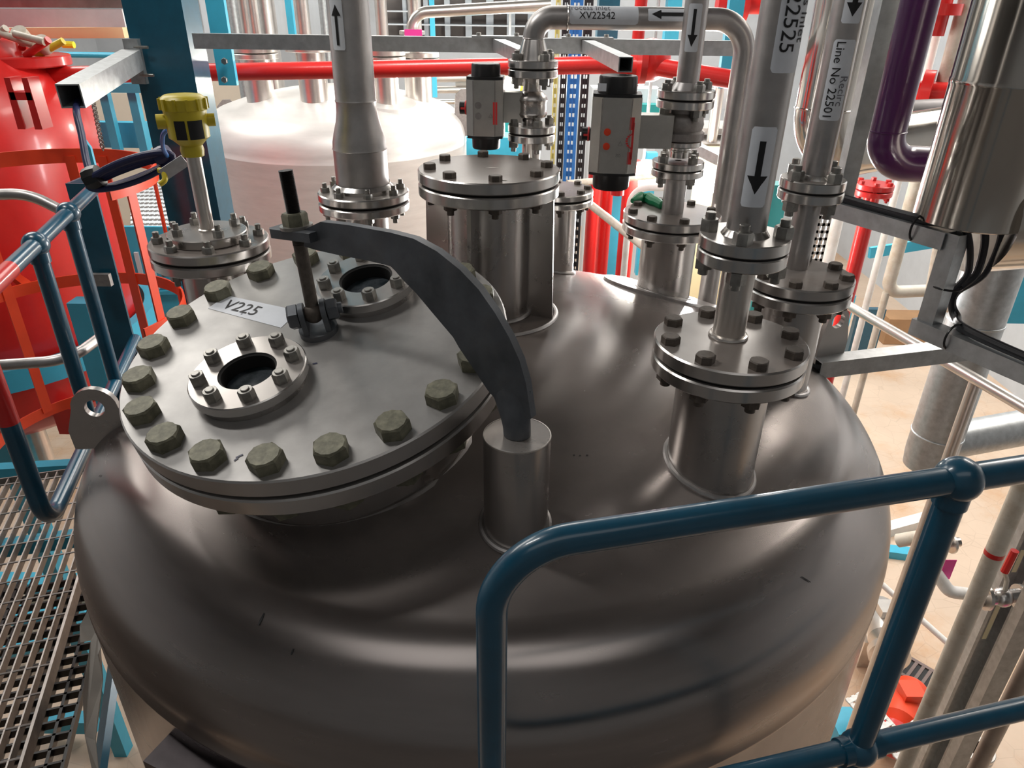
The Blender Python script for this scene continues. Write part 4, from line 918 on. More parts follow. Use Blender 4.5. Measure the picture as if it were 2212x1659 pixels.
# ---------------------------------------------------------------- red vessel at the left
rq = at(-45, 600, 3.85); RX, RY = rq.x, rq.y
def zq(py, x=60, Y=3.4): return at(x, py, Y).z
t = thing('red_vessel', 'bright red vessel with flanged ring at the left edge behind the teal railing', 'vessel', (RX, RY, at(60, 960, 3.6).z))
zr_ = at(120, 345, 3.5).z; z5 = at(60, 860, 3.4).z
b = MB(); b.lathe([(0, zr_+.62), (.20, zr_+.61), (.40, zr_+.56), (.56, zr_+.48), (.70, zr_+.34), (.76, zr_+.20), (.78, zr_+.06), (.78, zr_)], up((RX, RY, 0)), 64); part('head', b, RED, t)
b = MB(); b.lathe([(.775, zr_), (.775, z5), (.70, z5-.14), (.5, z5-.26), (.2, z5-.33), (0, z5-.34)], up((RX, RY, 0)), 72); part('body', b, RED, t)
b = MB(); q = at(78, 955, 3.5); b.cyl((q.x, q.y, z5-.2), (q.x, q.y, q.z-.12), .065, 24); part('outlet_nozzle', b, PIPEW, t)
b = MB(); q = at(150, 905, 3.35); b.box(q, (.12, .06, .16)); part('foot_lug', b, RED, t)
b = MB(); M_ = Matrix.Translation(at(62, 222, 3.2)); 
for sx in (-.036, .036): b.prism([(-.016, -.10), (.016, -.10), (.012, .10), (-.012, .10)], .08, M_ @ Matrix.Translation((sx, 0, 0)) @ Matrix.Rotation(PI/2, 4, 'X'))
b.box((0, 0, .03), (.09, .08, .03), M_); part('lug_bracket', b, RED, t)
b = MB(); q = at(38, 118, 3.9); b.disc(up(q), .23, .05, 0, .006, 40); b.cyl(q, (q.x, q.y, zr_+.35), .14, 30); part('nozzle', b, RED, t)
b = MB(); q = at(110, 797, 3.06)
b = MB(); wv = wrap(rect2d(.11, .10, 6, 0), (RX, RY, at(110, 797, 3.1).z), (1, 0, 0), (0, -1, 0), .76, .003)
aq = -1.05; cq = Vector((RX+.765*math.cos(aq), RY+.765*math.sin(aq), at(110, 797, 3.1).z)); nn = Vector((math.cos(aq), math.sin(aq), 0)); Mq = frame(cq+nn*.01, nn, (-nn.y, nn.x, 0))
b = MB(); b.box((0, 0, 0), (.14, .10, .004), Mq); part('white_sticker', b, LABEL, t)
b = MB(); b.bar(Mq @ Vector((-.03, .03, .004)), Mq @ Vector((0, -.03, .004)), .008, .002); b.bar(Mq @ Vector((.03, .03, .004)), Mq @ Vector((0, -.03, .004)), .008, .002); part('printed_letter', b, INK, t)
t2_ = thing('valve_cluster', 'cream and yellow valve fittings on top of the red vessel nozzle', 'valve', tuple(at(38, 112, 3.9)))
random.seed(5)
for k in range(16):
    b = MB(); q = at(random.uniform(-10, 110), random.uniform(78, 108), 3.9+random.uniform(-.15, .15)); d = Vector((random.uniform(-1, 1), random.uniform(-.3, .3), random.uniform(-.4, .8))).normalized()
    if k % 3: b.tube([q-d*.08, q+d*.08], .017, 12)
    else: b.cyl(q, q+Vector((0, -.04, .04)), .038, 16)
    part('fitting', b, [CREAM, YEL, RED, CREAM][k % 4], t2_)
b = MB(); q = at(150, 97, 4.2); b.tube([at(135, 96, 4.2), at(160, 97, 4.2)], .017, 10); part('yellow_handle', b, mat('bright_yellow', (.9, .8, .03), 0, .5), t2_)
b = MB(); zb_ = at(110, 840, 3.1).z; b.lathe([(.80, zb_+.06), (.86, zb_+.06), (.86, zb_-.06), (.80, zb_-.06), (.80, zb_+.06)], up((RX, RY, 0)), 64)
t = thing('support_ring', 'light blue ring girder around the bottom of the red vessel', 'ring', (RX, RY, zb_)); part('ring', b, LBLUE, t)
for px, py in ((190, 700), (10, 940)):
    q = at(px, py, 3.15 if px > 100 else 3.3); b = MB(); b.bar((q.x, q.y, -4.8), (q.x, q.y, zb_+.45 if px > 100 else zb_-.02), .09, .09, (0, 1, 0)); part('leg', b, LBLUE, t, smooth=False)
# open orange red safety cage in front of the red vessel
kq = at(62, 400, 2.85); KX, KY = kq.x, kq.y
t = thing('safety_cage', 'orange red hooped safety cage between the red vessel and the angle post', 'cage', (KX, KY, -4.8))
kz = [at(100, 336, KY+.45).z, at(100, 600, KY+.45).z]; KR = .46
for i, z in enumerate(kz+[kz[1]-.62]):
    b = MB(); n_ = 40; vs = []; hgt = (.062, .055, .055)[i]
    for k in range(n_+1):
        a_ = math.radians(-25+230*k/n_)
        for rr_, zz in ((KR, hgt/2), (KR+.008, hgt/2), (KR+.008, -hgt/2), (KR, -hgt/2)): vs.append((KX+rr_*math.cos(a_), KY+rr_*math.sin(a_), z+zz))
    fs = [(4*k+j, 4*k+(j+1) % 4, 4*k+4+(j+1) % 4, 4*k+4+j) for k in range(n_) for j in range(4)]+[(0, 1, 2, 3), (4*n_, 4*n_+1, 4*n_+2, 4*n_+3)]
    b.add(vs, fs); part('hoop', b, ORANGE, t)
for dg in (-12, 38, 82, 100, 150, 190):
    a_ = math.radians(dg); d_ = Vector((math.cos(a_), math.sin(a_), 0)); p_ = Vector((KX, KY, 0))+d_*(KR-.004)
    b = MB(); b.bar((p_.x, p_.y, kz[1]-.62), (p_.x, p_.y, kz[0]), .045, .007, d_); part('vertical_strip', b, ORANGE, t, smooth=False)
for z in kz:
    q_ = Vector((RX-KX, RY-KY, 0)).normalized(); b = MB(); b.bar((KX+q_.x*KR, KY+q_.y*KR, z), (RX-q_.x*.6, RY-q_.y*.6, z), .04, .03); part('stay', b, ORANGE, t, smooth=False)
# chain
t = thing('hanging_chain', 'thin grey chain hanging behind the square tube bracket', 'chain', tuple(atd(212, 320, 3.1)))
b = MB()
for k in range(26):
    q = atd(198+k*.95, 205+k*4.6, 3.0); b.torus(frame(q, (1, .2, 0) if k % 2 else (.2, 1, 0)), .010, .0022, 10, 5)
part('links', b, NUT, t)
# top left ducts
SILV = mat('silver_duct', (.72, .73, .75), .3, .45, .08, 6)
for (y, r, m, l) in ((38, .075, SILV, 'silver'), (-12, .08, MATTE, 'grey'),):
    b = MB(); b.bar(at(-80, y, 4.3), at(275, y+1, 4.3), .08, .085 if y > 0 else .12); solo('rectangular_duct', b, m, '%s horizontal duct running into the blue column at top left' % l, 'duct', smooth=False)
b = MB(); b.bar(at(-80, 72, 4.5), at(272, 70, 4.5), .06, .055); solo('wooden_ledge', b, mat('tan_ledge', (.80, .62, .36), 0, .6, .06, 3), 'tan ledge running below the silver duct at top left', 'ledge', smooth=False)
# ---------------------------------------------------------------- pale twin vessel at the back
bq = at(738, 340, 6.25); BX, BY = bq.x, bq.y; zt_b = -.64
t = thing('pale_vessel', 'pale stainless vessel of the same shape standing behind the vent pipe', 'vessel', (BX, BY, -4.0))
dz_ = zt_b-ZT
b = MB(); b.lathe([(r, z+dz_) for r, z in pr], up((BX, BY, 0)), 96); part('shell', b, WVES, t)
def bdome(x, y):
    rho = math.hypot(x-BX, y-BY); return dome(C.x+min(rho, 1.02), C.y)+dz_
for (px, py, r, hgt, pad) in ((567, 234, .105, .36, 0), (684, 246, .105, .40, 0), (838, 243, .095, .36, 1), (905, 222, .105, .34, 0), (770, 232, .10, .34, 0)):
    Yn = {567: 5.9, 684: 5.75, 838: 5.85, 905: 6.2, 770: 6.6}[px]
    q = at(px, py, Yn); zb_ = bdome(q.x, q.y)
    b = MB(); b.cyl((q.x, q.y, zb_-.05), (q.x, q.y, zb_+hgt-.08), r, 28); o = part('nozzle', b, PIPEW, t)
    b = MB(); b.disc(up((q.x, q.y, zb_+hgt)), r*1.65, .036, 0, .003, 40); b.disc(up((q.x, q.y, zb_+hgt-.044)), r*1.65, .036, 0, .003, 40); part('nozzle_flange', b, PIPEW, o)
    if pad:
        b = MB(); b.lathe([(0, .012), (.22, .012), (.225, -.02)], frame((q.x, q.y, zb_-.01), (.1, -.12, 1)), 40); part('reinforcing_pad', b, WVES, o)
for px, py, a in ((490, 238, PI), (1002, 215, .25)):
    q = at(px, py, 6.2); M_ = frame(q, (.3, -1, 0), (1, 0, 0))
    b = MB(); b.prism([(-.09, -.28), (.09, -.28), (.08, .02), (.04, .08), (-.02, .08), (-.07, .03)], .02, M_); part('lifting_lug', b, CAST, t)
for k, (px, Y, r) in enumerate(((545, 6.4, .05), (562, 5.9, .04), (664, 5.7, .05), (830, 6.0, .045), (900, 6.1, .05))):
    q = at(px, 130, Y); zz = bdome(q.x, q.y)+.3; b = MB(); b.cyl((q.x, q.y, zz), (q.x, q.y, 2.6), r, 20)
    solo('riser_pipe', b, PIPEW, 'pale riser pipe above the back vessel, %s of the five' % ('leftmost', 'second', 'middle', 'fourth', 'rightmost')[k], 'pipe', 'risers above the back vessel')
t = thing('loop_pipe', 'thin pale pipe with elbow running right above the back vessel', 'pipe', tuple(at(890, 60, 5.6)))
b = MB(); b.tube(fillet([at(888, 110, 5.6), at(890, 28, 5.6), at(1190, 10, 5.6)], .12, 10), .038, 18); part('pipe_body', b, PIPEW, t)
b = MB(); b.disc(up(at(890, 66, 5.6)), .09, .025, 0, .003, 24); part('flange', b, PIPEW, t)
b = MB()
q = at(893, 74, 5.5); b.box(q, (.12, .01, .06)); part('pink_tag', b, PINK, t)
# ---------------------------------------------------------------- light blue structure and partition
def post(px, py0, py1, Y, wpx, m, lab, cat='post', nm='blue_post', dp=None, grp=None):
    q = at(px, (py0+py1)/2, Y); z0 = zon(q, py1) if py1 < 1650 else -4.8; z1_q = zon(q, py0) if py0 > 0 else 3.5; w_ = wpx*q.dot(FWD)/FPX
    b = MB(); b.bar((q.x, q.y, z0), (q.x, q.y, z1_q), w_, dp or w_, (0, 1, 0)); return solo(nm, b, m, lab, cat, grp, smooth=False)
t = thing('blue_hanger', 'light blue hanger with two bolts clamped over the red pipe', 'hanger', tuple(at(488, 90, 3.7)))
q = at(478, 80, 3.72); b = MB(); zb_ = zon(q, 184); b.bar((q.x, q.y, zb_), (q.x, q.y, 3.5), .085, .03, (0, 1, 0)); part('hanger_bar', b, LBLUE, t, smooth=False)
for py in (132, 172):
    b = MB(); b.hex(frame(at(486, py, 3.69), (0, -1, 0)), .026, .016); part('bolt', b, NUT, t)
post(936, -5, 210, 7.5, 10, LBLUE, 'slim light blue post behind the pipes, left of the smaller valve')
post(628, -5, 84, 8.0, 14, LBLUE, 'light blue post top above the back vessel, left of the vent pipe')
post(1578, -5, 190, 4.3, 32, LBLUE, 'light blue hanging post just left of the 22525 pipe', nm='blue_drop_post', dp=.05)
post(1312, -5, 86, 6.5, 44, BLUE, 'wide teal column behind the Process Inlet pipe')
post(1452, -5, 86, 6.5, 30, LBLUE, 'light blue column behind the down arrow pipe')
for i, (px, wp_, m, l) in enumerate(((1335, 44, LBLUE, 'broad light blue column between the red pipes, below the larger actuator'), (1296, 10, LBLUE, 'narrow light blue strip column left of the broad one, below the larger actuator'), (1395, 22, LBLUE, 'light blue column right of the rightmost red drop pipe'))):
    post(px, 330, 590, 5.6+.1*i, wp_, m, l, nm='blue_column')
for i, (px, Y, l) in enumerate(((1281, 5.2, 'leftmost'), (1308, 5.3, 'middle'), (1358, 5.1, 'rightmost'))):
    q = at(px, 450, Y); b = MB(); b.cyl((q.x, q.y, -4.8), (q.x, q.y, zon(q, 345)), .048 if i != 2 else .056, 20); solo('red_drop_pipe', b, RED, 'red vertical pipe below the larger actuator, %s of the three' % l, 'pipe', 'red drop pipes')
q = at(1405, 450, 4.4)
q = at(1350, 560, 4.6); b = MB(); b.tube(fillet([(q.x, q.y, -4.8), (q.x, q.y, at(1360, 405, 4.6).z), at(1440, 405, 4.6)], .12, 10), .022, 14); solo('white_bent_pipe', b, WHITE, 'slim white pipe bending right, behind the rear right nozzle', 'pipe')
# diagonal white handrail behind dome
t = thing('cream_handrail', 'cream handrail running down diagonally behind the domed top', 'railing', tuple(at(1240, 390, 4.0)))
b = MB(); b.tube([at(1222, 400, 4.6), at(1400, 540, 3.9)], .024, 14); part('rail', b, CREAM, t)
b = MB(); b.tube([at(1225, 396, 4.55), at(1415, 380, 4.8)], .020, 14); part('rail', b, CREAM, t)
# cable ladders
for i, (px, m, l) in enumerate(((1195, mat('dull_yellow', (.55, .48, .15), 0, .5), 'yellow'), (1211, CABLEB, 'left black'), (1232, CBLUE, 'blue'), (1256, CABLEB, 'right black'))):
    Y = 5.0; q = at(px, 300, Y); w_ = (8, 12, 22, 15)[i]*q.dot(FWD)/FPX; t = thing('cable_ladder', '%s perforated vertical cable ladder right of the central nozzle' % l, 'cable ladder', (q.x, q.y, -2.6), 'vertical cable ladders')
    b = MB(); b.bar((q.x-w_*.42, q.y, -3.2), (q.x-w_*.42, q.y, 3.2), w_*.30, .04, (0, 1, 0)); b.bar((q.x+w_*.42, q.y, -3.2), (q.x+w_*.42, q.y, 3.2), w_*.30, .04, (0, 1, 0))
    part('side_rail', b, m, t, smooth=False)
    b = MB()
    for k in range(110): z = -3.2+k*.058; b.bar((q.x-w_*.42, q.y+.002, z), (q.x+w_*.42, q.y+.002, z), .02, .034, (0, 0, 1))
    b.bar((q.x, q.y+.002, -3.2), (q.x, q.y+.002, 3.2), w_*.12, .03, (0, 1, 0)); part('perforated_web', b, m, t, smooth=False)
t = thing('blue_partition', 'light blue framed partition with white panes beyond the level nozzle', 'partition', tuple(at(300, 600, 5.4)))
Yp = 5.4
def rectp(x0, y0, x1, y1, Y, m, nm, d=.03, lab=None, par=None):
    a = at(x0, y0, Y); c2 = at(x1, y1, Y); b = MB(); b.box(((a.x+c2.x)/2, Y, (a.z+c2.z)/2), (abs(c2.x-a.x), d, abs(a.z-c2.z))); return part(nm, b, m, par or t, lab, smooth=False)
rectp(238, 488, 470, 900, Yp, LBLUE, 'frame_panel')
for r4 in ((258, 545, 284, 640), (298, 545, 309, 625), (318, 545, 345, 625), (280, 640, 304, 715), (330, 640, 358, 715), (368, 560, 392, 600)): rectp(*r4, Yp-.03, PANEL, 'pane', .02)
b = MB(); b.bar(at(240, 636, Yp-.05), at(400, 630, Yp-.05), .03, .03); part('rail', b, LBLUE, t, smooth=False)
t = thing('mezzanine_frame', 'light blue frame and ledge beyond the chain at the left', 'frame', tuple(at(250, 260, 5.0)))
rectp(196, 262, 330, 318, 5.2, LBLUE, 'ledge_beam', .08); rectp(205, 178, 320, 200, 5.0, LBLUE, 'beam', .06)
for px in (240, 300): 
    q = at(px, 260, 5.05); b = MB(); b.bar((q.x, q.y, zon(q, 330)), (q.x, q.y, zon(q, 190)), .055, .05, (0, 1, 0)); part('upright', b, LBLUE, t, smooth=False)
b = MB(); b.tube([at(130, 118, 6.5), at(262, 120, 6.5)], .022, 10); part('hand_rail', b, LBLUE, t); 
t = thing('tread_panel', 'pale chequered walkway panel seen between the columns at left', 'panel', tuple(at(330, 430, 5.0)))
b = MB(); a = [atz(282, 490, -2.0), atz(540, 490, -2.0), atz(540, 392, -2.0), atz(282, 392, -2.0)]; b.add(a+[v-Vector((0, 0, .05)) for v in a], [(0, 1, 2, 3), (7, 6, 5, 4), (0, 1, 5, 4), (1, 2, 6, 5), (2, 3, 7, 6), (3, 0, 4, 7)]); part('panel_plate', b, PANEL, t, smooth=False)
for q_ in a:
    b = MB(); b.bar((q_.x, q_.y, -4.8), (q_.x, q_.y, -2.05), .06, .06, (0, 1, 0)); part('support_leg', b, LBLUE, t, smooth=False)
b = MB()
for i in range(26):
    for j in range(12):
        q = a[0].lerp(a[1], (i+.5)/26).lerp(a[3].lerp(a[2], (i+.5)/26), (j+.5)/12); b.box(q+Vector((0, 0, .004)), (.03, .05, .008))
part('treads', b, CAST, t, smooth=False, kind='stuff')
# ---------------------------------------------------------------- hall background
def slab(nm, x0, y0, x1, y1, Y, m, lab, cat, d=.3):
    ym = (y0+min(y1, y0+160))/2; a = at(x0, y0, Y); c2 = at(x1, min(y1, y0+250), Y); a.x = at(x0, ym, Y).x; c2.x = at(x1, ym, Y).x
    if y1 > y0+250: c2.z = -4.8
    b = MB(); b.box(((a.x+c2.x)/2, Y+d/2, (a.z+c2.z)/2), (abs(c2.x-a.x), d, abs(a.z-c2.z))); return solo(nm, b, m, lab, cat, smooth=False)
t = thing('grey_cabinet_rack', 'grey open steel rack with dark bays in the far background', 'rack', tuple(at(990, 60, 9.0)))
rectp(820, -70, 1190, 96, 9.4, mat('rack_dark', (.16, .14, .13), 0, .6), 'panel', .5)
for px in range(820, 1200, 46): rectp(px, -70, px+16, 100, 9.0, PANEL, 'upright', .08)
for py in (-30, 22, 50, 82): rectp(820, py, 1190, py+8, 8.95, PANEL, 'shelf', .3)
slab('wall_cladding_unit', 430, -80, 715, 86, 9.5, PANEL, 'pale ribbed cabinet behind the risers, left of the vent pipe', 'cabinet')
for i, (px, wp_) in enumerate(((505, 24), (575, 40), (700, 20))):
    q = at(px, 30, 9.1); b = MB(); b.cyl((q.x, q.y, -3.0), (q.x, q.y, 3.2), wp_*.5*q.dot(FWD)/FPX, 20); solo('round_duct', b, GALV if i != 1 else PIPEW, 'vertical duct in the far background, %s of the three above the back vessel' % ('left', 'middle', 'right')[i], 'duct', 'far ducts')
slab('tan_bench', 140, 200, 330, 700, 10.2, mat('tan_bench_paint', (.66, .58, .48), 0, .6, .05, 2), 'tan bench top seen through the light blue frame at left', 'bench')
slab('tan_block', 450, 160, 560, 700, 10.6, mat('tan_bench_paint', (.66, .58, .48), 0, .6, .05, 2), 'tan block behind the left shoulder of the back vessel', 'bench')
slab('grey_tank', 985, 152, 1082, 560, 8.0, mat('tank_grey', (.40, .37, .34), .3, .5, .1, 2), 'grey brown tank side left of the smaller valve', 'tank')
for i in range(3):
    b = MB(); b.tube([at(940, 168+i*26, 8.0-.045+.01*i), at(1080, 166+i*26, 8.0-.04+.01*i)], .045-.01*i, 14); solo('steel_tube', b, PIPEW, 'horizontal pale tube behind the smaller actuator, %s of the three' % ('top', 'middle', 'bottom')[i], 'pipe', 'rear tubes')
slab('blue_machine', 1000, 296, 1132, 345, 6.6, LBLUE, 'light blue machine low behind the smaller valve', 'machine')
slab('blue_bin', 1010, 255, 1140, 292, 7.2, TEALP, 'turquoise box behind the smaller actuator', 'box')
slab('pale_cabinet', 1275, 190, 1420, 780, 8.2, PANEL, 'pale cabinet behind the larger actuator', 'cabinet')
slab('turquoise_box', 1330, 225, 1440, 262, 8.05, TEALP, 'turquoise box right of the larger actuator', 'box', .17)
t = thing('pipe_bench', 'pale framed bench with pipes between the valve and the 22525 pipe', 'bench', tuple(at(1560, 300, 5.6)))
rectp(1520, 190, 1620, 235, 6.4, PANEL, 'panel'); rectp(1500, 268, 1640, 282, 5.8, CAST, 'shelf', .4); rectp(1500, 300, 1640, 310, 5.6, CAST, 'shelf', .4)
for px in (1545, 1582):
    q = at(px, 250, 5.5); b = MB(); b.cyl((q.x, q.y, zon(q, 330)), (q.x, q.y, zon(q, 150)), .038, 18); part('upright_pipe', b, PIPEW, t)
b = MB(); b.bar(at(1500, 318, 4.6), at(1612, 372, 4.2), .05, .06); part('sloping_bar', b, GALV, t, smooth=False)
for i, (px, py, Y, r) in enumerate(((1100, 186, 6.8, .10), (1392, 380, 5.2, .11))):
    t = thing('bulkhead_lamp', 'glowing round lamp %s' % ('behind the smaller valve' if i == 0 else 'beside the thin riser of the larger valve'), 'lamp', tuple(at(px, py, Y)))
    q = at(px, py, Y); b = MB(); b.ball(q, r, 20, .85); part('diffuser', b, LAMPD, t)
    b = MB(); b.cyl((q.x, q.y+r*.9, q.z), (q.x, q.y+r*.9, 3.6), .012, 8); part('stem', b, GALV, t)
    b = MB(); b.torus(frame(q+Vector((0, .0, 0)), (0, 1, .4)), r*1.03, .018, 30, 8); part('lamp_guard', b, CREAM if i else YEL, t)
    l = bpy.data.lights.new('lamp_light', 'POINT'); l.energy = 60; l.shadow_soft_size = r; l.color = (1, .95, .85)
    o = bpy.data.objects.new('lamp_light', l); sc.collection.objects.link(o); o.location = q+Vector((0, -.2, CZ+.1))
slab('cream_glow_panel', 1500, 318, 1612, 900, 5.3, mat('cream_glow_colour', (.85, .74, .45), 0, .6), 'cream panel coloured for the tube lamp glow behind the 22525 pipe', 'cabinet', .05)  # panel added to brighten this spot, lamp glow put into its cream
t = thing('fluorescent_lamp', 'blazing tube lamp glimpsed behind the 22525 pipe', 'lamp', tuple(at(1550, 405, 4.7)))
b = MB(); a = at(1488, 385, 4.9); c2 = at(1625, 432, 4.3); b.tube([a, c2], .038, 16); part('tube', b, LAMPM, t)
b = MB(); b.bar(a+Vector((0, .03, .07)), c2+Vector((0, .03, .07)), .14, .03); b.cyl(c2+Vector((-.03, .03, .07)), (c2.x-.03, c2.y+.03, 3.6), .012, 8); part('lamp_housing', b, WHITE, t, smooth=False)
l = bpy.data.lights.new('fluorescent_light', 'AREA'); l.shape = 'RECTANGLE'; l.size = 1.2; l.size_y = .15; l.energy = 55
o = bpy.data.objects.new('fluorescent_light', l); sc.collection.objects.link(o); m_ = a.lerp(c2, .5); o.location = (m_.x, m_.y-.12, m_.z+CZ); d = Vector((-.2, -1, .1)); o.rotation_euler = d.to_track_quat('-Z', 'X').to_euler()
# ---------------------------------------------------------------- right background
q = at(1887, 410, 4.2); zf_ = q.z
t = thing('red_standpipe', 'red vertical pipe with red flange top, left of the cable frame', 'pipe', (q.x, q.y, -4.8))
b = MB(); b.cyl((q.x, q.y, zf_), (q.x, q.y, -4.8), .043, 24); part('pipe_body', b, RED, t)
b = MB(); b.disc(up((q.x, q.y, zf_)), .105, .03, 0, .003, 32); b.disc(up((q.x, q.y, zf_+.036)), .105, .03, 0, .003, 32); part('flange', b, RED, t)
boltring(t, up((q.x, q.y, zf_+.036)), .085, 6, .2, boltmesh(.028, .018, .066, 'head', .01), RED)
def wpipe(lab, pts, r, m=CREAM, nm='white_pipe', rad=.10, cat='pipe'):
    b = MB(); b.tube(fillet([at(*p) for p in pts], rad, 9), r, 18); return solo(nm, b, m, lab, cat)
def vp(lab, px, py, Y, r, m, top=3.5, bot=-4.8, nm='white_pipe'):
    q = at(px, py, Y); b = MB(); b.cyl((q.x, q.y, bot), (q.x, q.y, top), r, 18); return solo(nm, b, m, lab, 'pipe')
vp('thin white pipe right of the red standpipe, running from ceiling to floor', 1940, 395, 5.0, .024, WHITE)
q = at(1978, 400, 4.8); b = MB(); zz = zon(q, 632); h = at(2080, 612, 4.8)
b.tube(fillet([(q.x, q.y, 3.5), (q.x, q.y, zz), (h.x, h.y+.05, zz+.01)], .09, 9), .044, 18); solo('white_pipe', b, CREAM, 'stout cream pipe dropping right of the purple pipe and turning right at an elbow', 'pipe')
b = MB(); b.cyl((q.x, q.y, zz), (q.x, q.y, -4.8), .024, 14); solo('white_pipe', b, CREAM, 'thin cream pipe continuing down below the stout cream elbow', 'pipe')
uq = at(2026, 540, 4.2); wpipe('cream U bent pipe just left of the cable frame', [(2175, -60, 4.2), (2026, 540, 4.2), (2008, 640, 4.2), (2045, 668, 4.1), (2075, 660, 4.0)], .030, CREAM, rad=.12)
vp('pale vertical pipe behind the rear riser cover', 1790, 540, 5.2, .055, WHITE, top=at(1800, 400, 5.2).z)
t = thing('red_valve_assembly', 'red flanged valves behind the purple pipe at the top right', 'valve', tuple(at(1850, 150, 4.8)))
for (px, py, r, d) in ((1852, 170, .12, (1, .3, 0)), (1848, 95, .09, (0, 1, .3)), (2000, 200, .13, (1, -.6, 0)), (1905, 10, .13, (1, 0, .2)), (2030, 20, .12, (0, 0, 1)), (1600, 10, .1, (1, 0, 0))):
    q = at(px, py, 4.8); d = Vector(d).normalized(); b = MB(); b.cyl(q-d*.03, q+d*.03, r, 24); b.cyl(q-d*.14, q+d*.14, r*.5, 18); part('red_flange', b, RED, t)
t = thing('blue_bracket', 'light blue wall bracket crossing behind the cream pipes', 'bracket', tuple(at(1900, 540, 5.2)))
b = MB(); b.bar(at(1878, 546, 5.2), at(1878, 546, 5.2).lerp(at(2040, 520, 5.3), 6.2), .03, .08); part('bracket_arm', b, LBLUE, t, smooth=False)
slab('blue_wall_plate', 1842, 668, 1902, 768, atz(1870, 768, -4.8).y, BLUE, 'dark blue plate near the floor right of the red standpipe', 'plate', .1)
slab('cyan_door', 1786, 638, 1830, 800, atz(1800, 800, -4.8).y, LBLUE, 'light blue door edge left of the red standpipe', 'door', .1)
slab('blue_cabinet', 2185, 590, 2260, 700, 5.0, LBLUE, 'light blue cabinet at the right edge beyond the galvanised duct', 'cabinet', .1)
slab('brown_box', 1915, 690, 2005, 745, atz(1960, 745, -4.8).y, mat('brown_card', (.35, .20, .10), 0, .7, .1, 3), 'brown box on the floor near the dark blue plate', 'box', .4)
t = thing('shiny_handrail', 'bright steel handrail sloping down to the right over the floor', 'railing', tuple(at(1790, 638, 3.4)))
b = MB(); b.tube([at(1785, 632, 3.7), at(2240, 896, 2.5)], .024, 16); part('rail', b, PIPEW, t)
b = MB(); q = at(2108, 823, 2.80); b.cyl(q, (q.x, q.y, -4.8), .026, 16); part('post', b, PIPEW, t)
t = thing('perforated_tray', 'white perforated tray standing behind the rear riser', 'tray', tuple(at(1755, 480, 3.4)))
q = at(1757, 480, 3.4); b = MB(); 
for i in range(7): b.bar((q.x-.075+.025*i, q.y, -4.8), (q.x-.075+.025*i, q.y, q.z+.16), .013, .008, (0, 1, 0))
for j in range(12): b.bar((q.x-.08, q.y, q.z-.22+.035*j), (q.x+.08, q.y, q.z-.22+.035*j), .008, .014)
part('perforated_sheet', b, WHITE, t, smooth=False)
slab('green_casing', 1655, 400, 1690, 1500, 3.6, TEALP, 'turquoise casing edge right of the 22525 pipe', 'casing', .1)
# ---------------------------------------------------------------- lower right pipework
def lp(lab, pts, r, m=CREAM, nm='floor_pipe', rad=.08):
    b = MB(); b.tube(fillet([atd(*p) for p in pts], rad, 9), r, 18); return solo(nm, b, m, lab, 'pipe')
q = at(2150, 1190, 1.9)
t = thing('cream_drop_pipe', 'cream vertical pipe with a red band at the lower right', 'pipe', (q.x, q.y, -3.4))
b = MB(); b.cyl((q.x, q.y, -4.2), (q.x, q.y, 1.0), .030, 24); part('pipe_body', b, CREAM, t)
b = MB(); zz = zon(q, 1193); b.cyl((q.x, q.y, zz-.012), (q.x, q.y, zz+.006), .0308, 24); part('red_band', b, RED, t)
q = at(2145, 1330, 2.15); b = MB(); b.extr([(-.05, -.025), (.05, -.025), (.05, .025), (.035, .025), (.035, -.015), (-.035, -.015), (-.035, .025), (-.05, .025)], (q.x, q.y, -4.8), (q.x, q.y, .4), (0, -1, 0))
t = thing('galvanised_upright', 'galvanised channel upright with cream stickers at the lower right', 'upright', (q.x, q.y, -4.8)); part('channel', b, GALV, t, smooth=False)
for (py0, py1) in ((1180, 1225), (1295, 1370)):
    b = MB(); z0, z1q = zon(q, py1), zon(q, py0); b.box((q.x-.02, q.y-.027, (z0+z1q)/2), (.018, .002, z1q-z0)); part('sticker', b, mat('cream_sticker', (.75, .70, .45), 0, .6), t)
q = at(2185, 1390, 1.75); b = MB(); b.extr([(-.03, -.02), (.03, -.02), (.03, .02), (-.03, .02)], (q.x, q.y, -4.8), (q.x, q.y, .4), (0, -1, 0)); solo('steel_upright', b, GALV, 'plain galvanised upright at the right edge beside the stickered channel', 'upright', smooth=False)
q = at(2160, 1560, 1.42); b = MB(); b.cyl((q.x, q.y, -3.9), (q.x, q.y, zon(q, 1235)), .023, 24); solo('steel_drop_pipe', b, MATTE, 'dark steel vertical pipe at the lower right corner', 'pipe')
lp('bent white pipe end behind the foreground post', [(2020, 1235, 4.6), (2050, 1278, 4.6), (2090, 1283, 4.6)], .04, WHITE)
lp('slim white pipe running diagonally over the cracked floor', [(1905, 1262, 5.4), (2160, 1490, 5.0)], .022, WHITE)
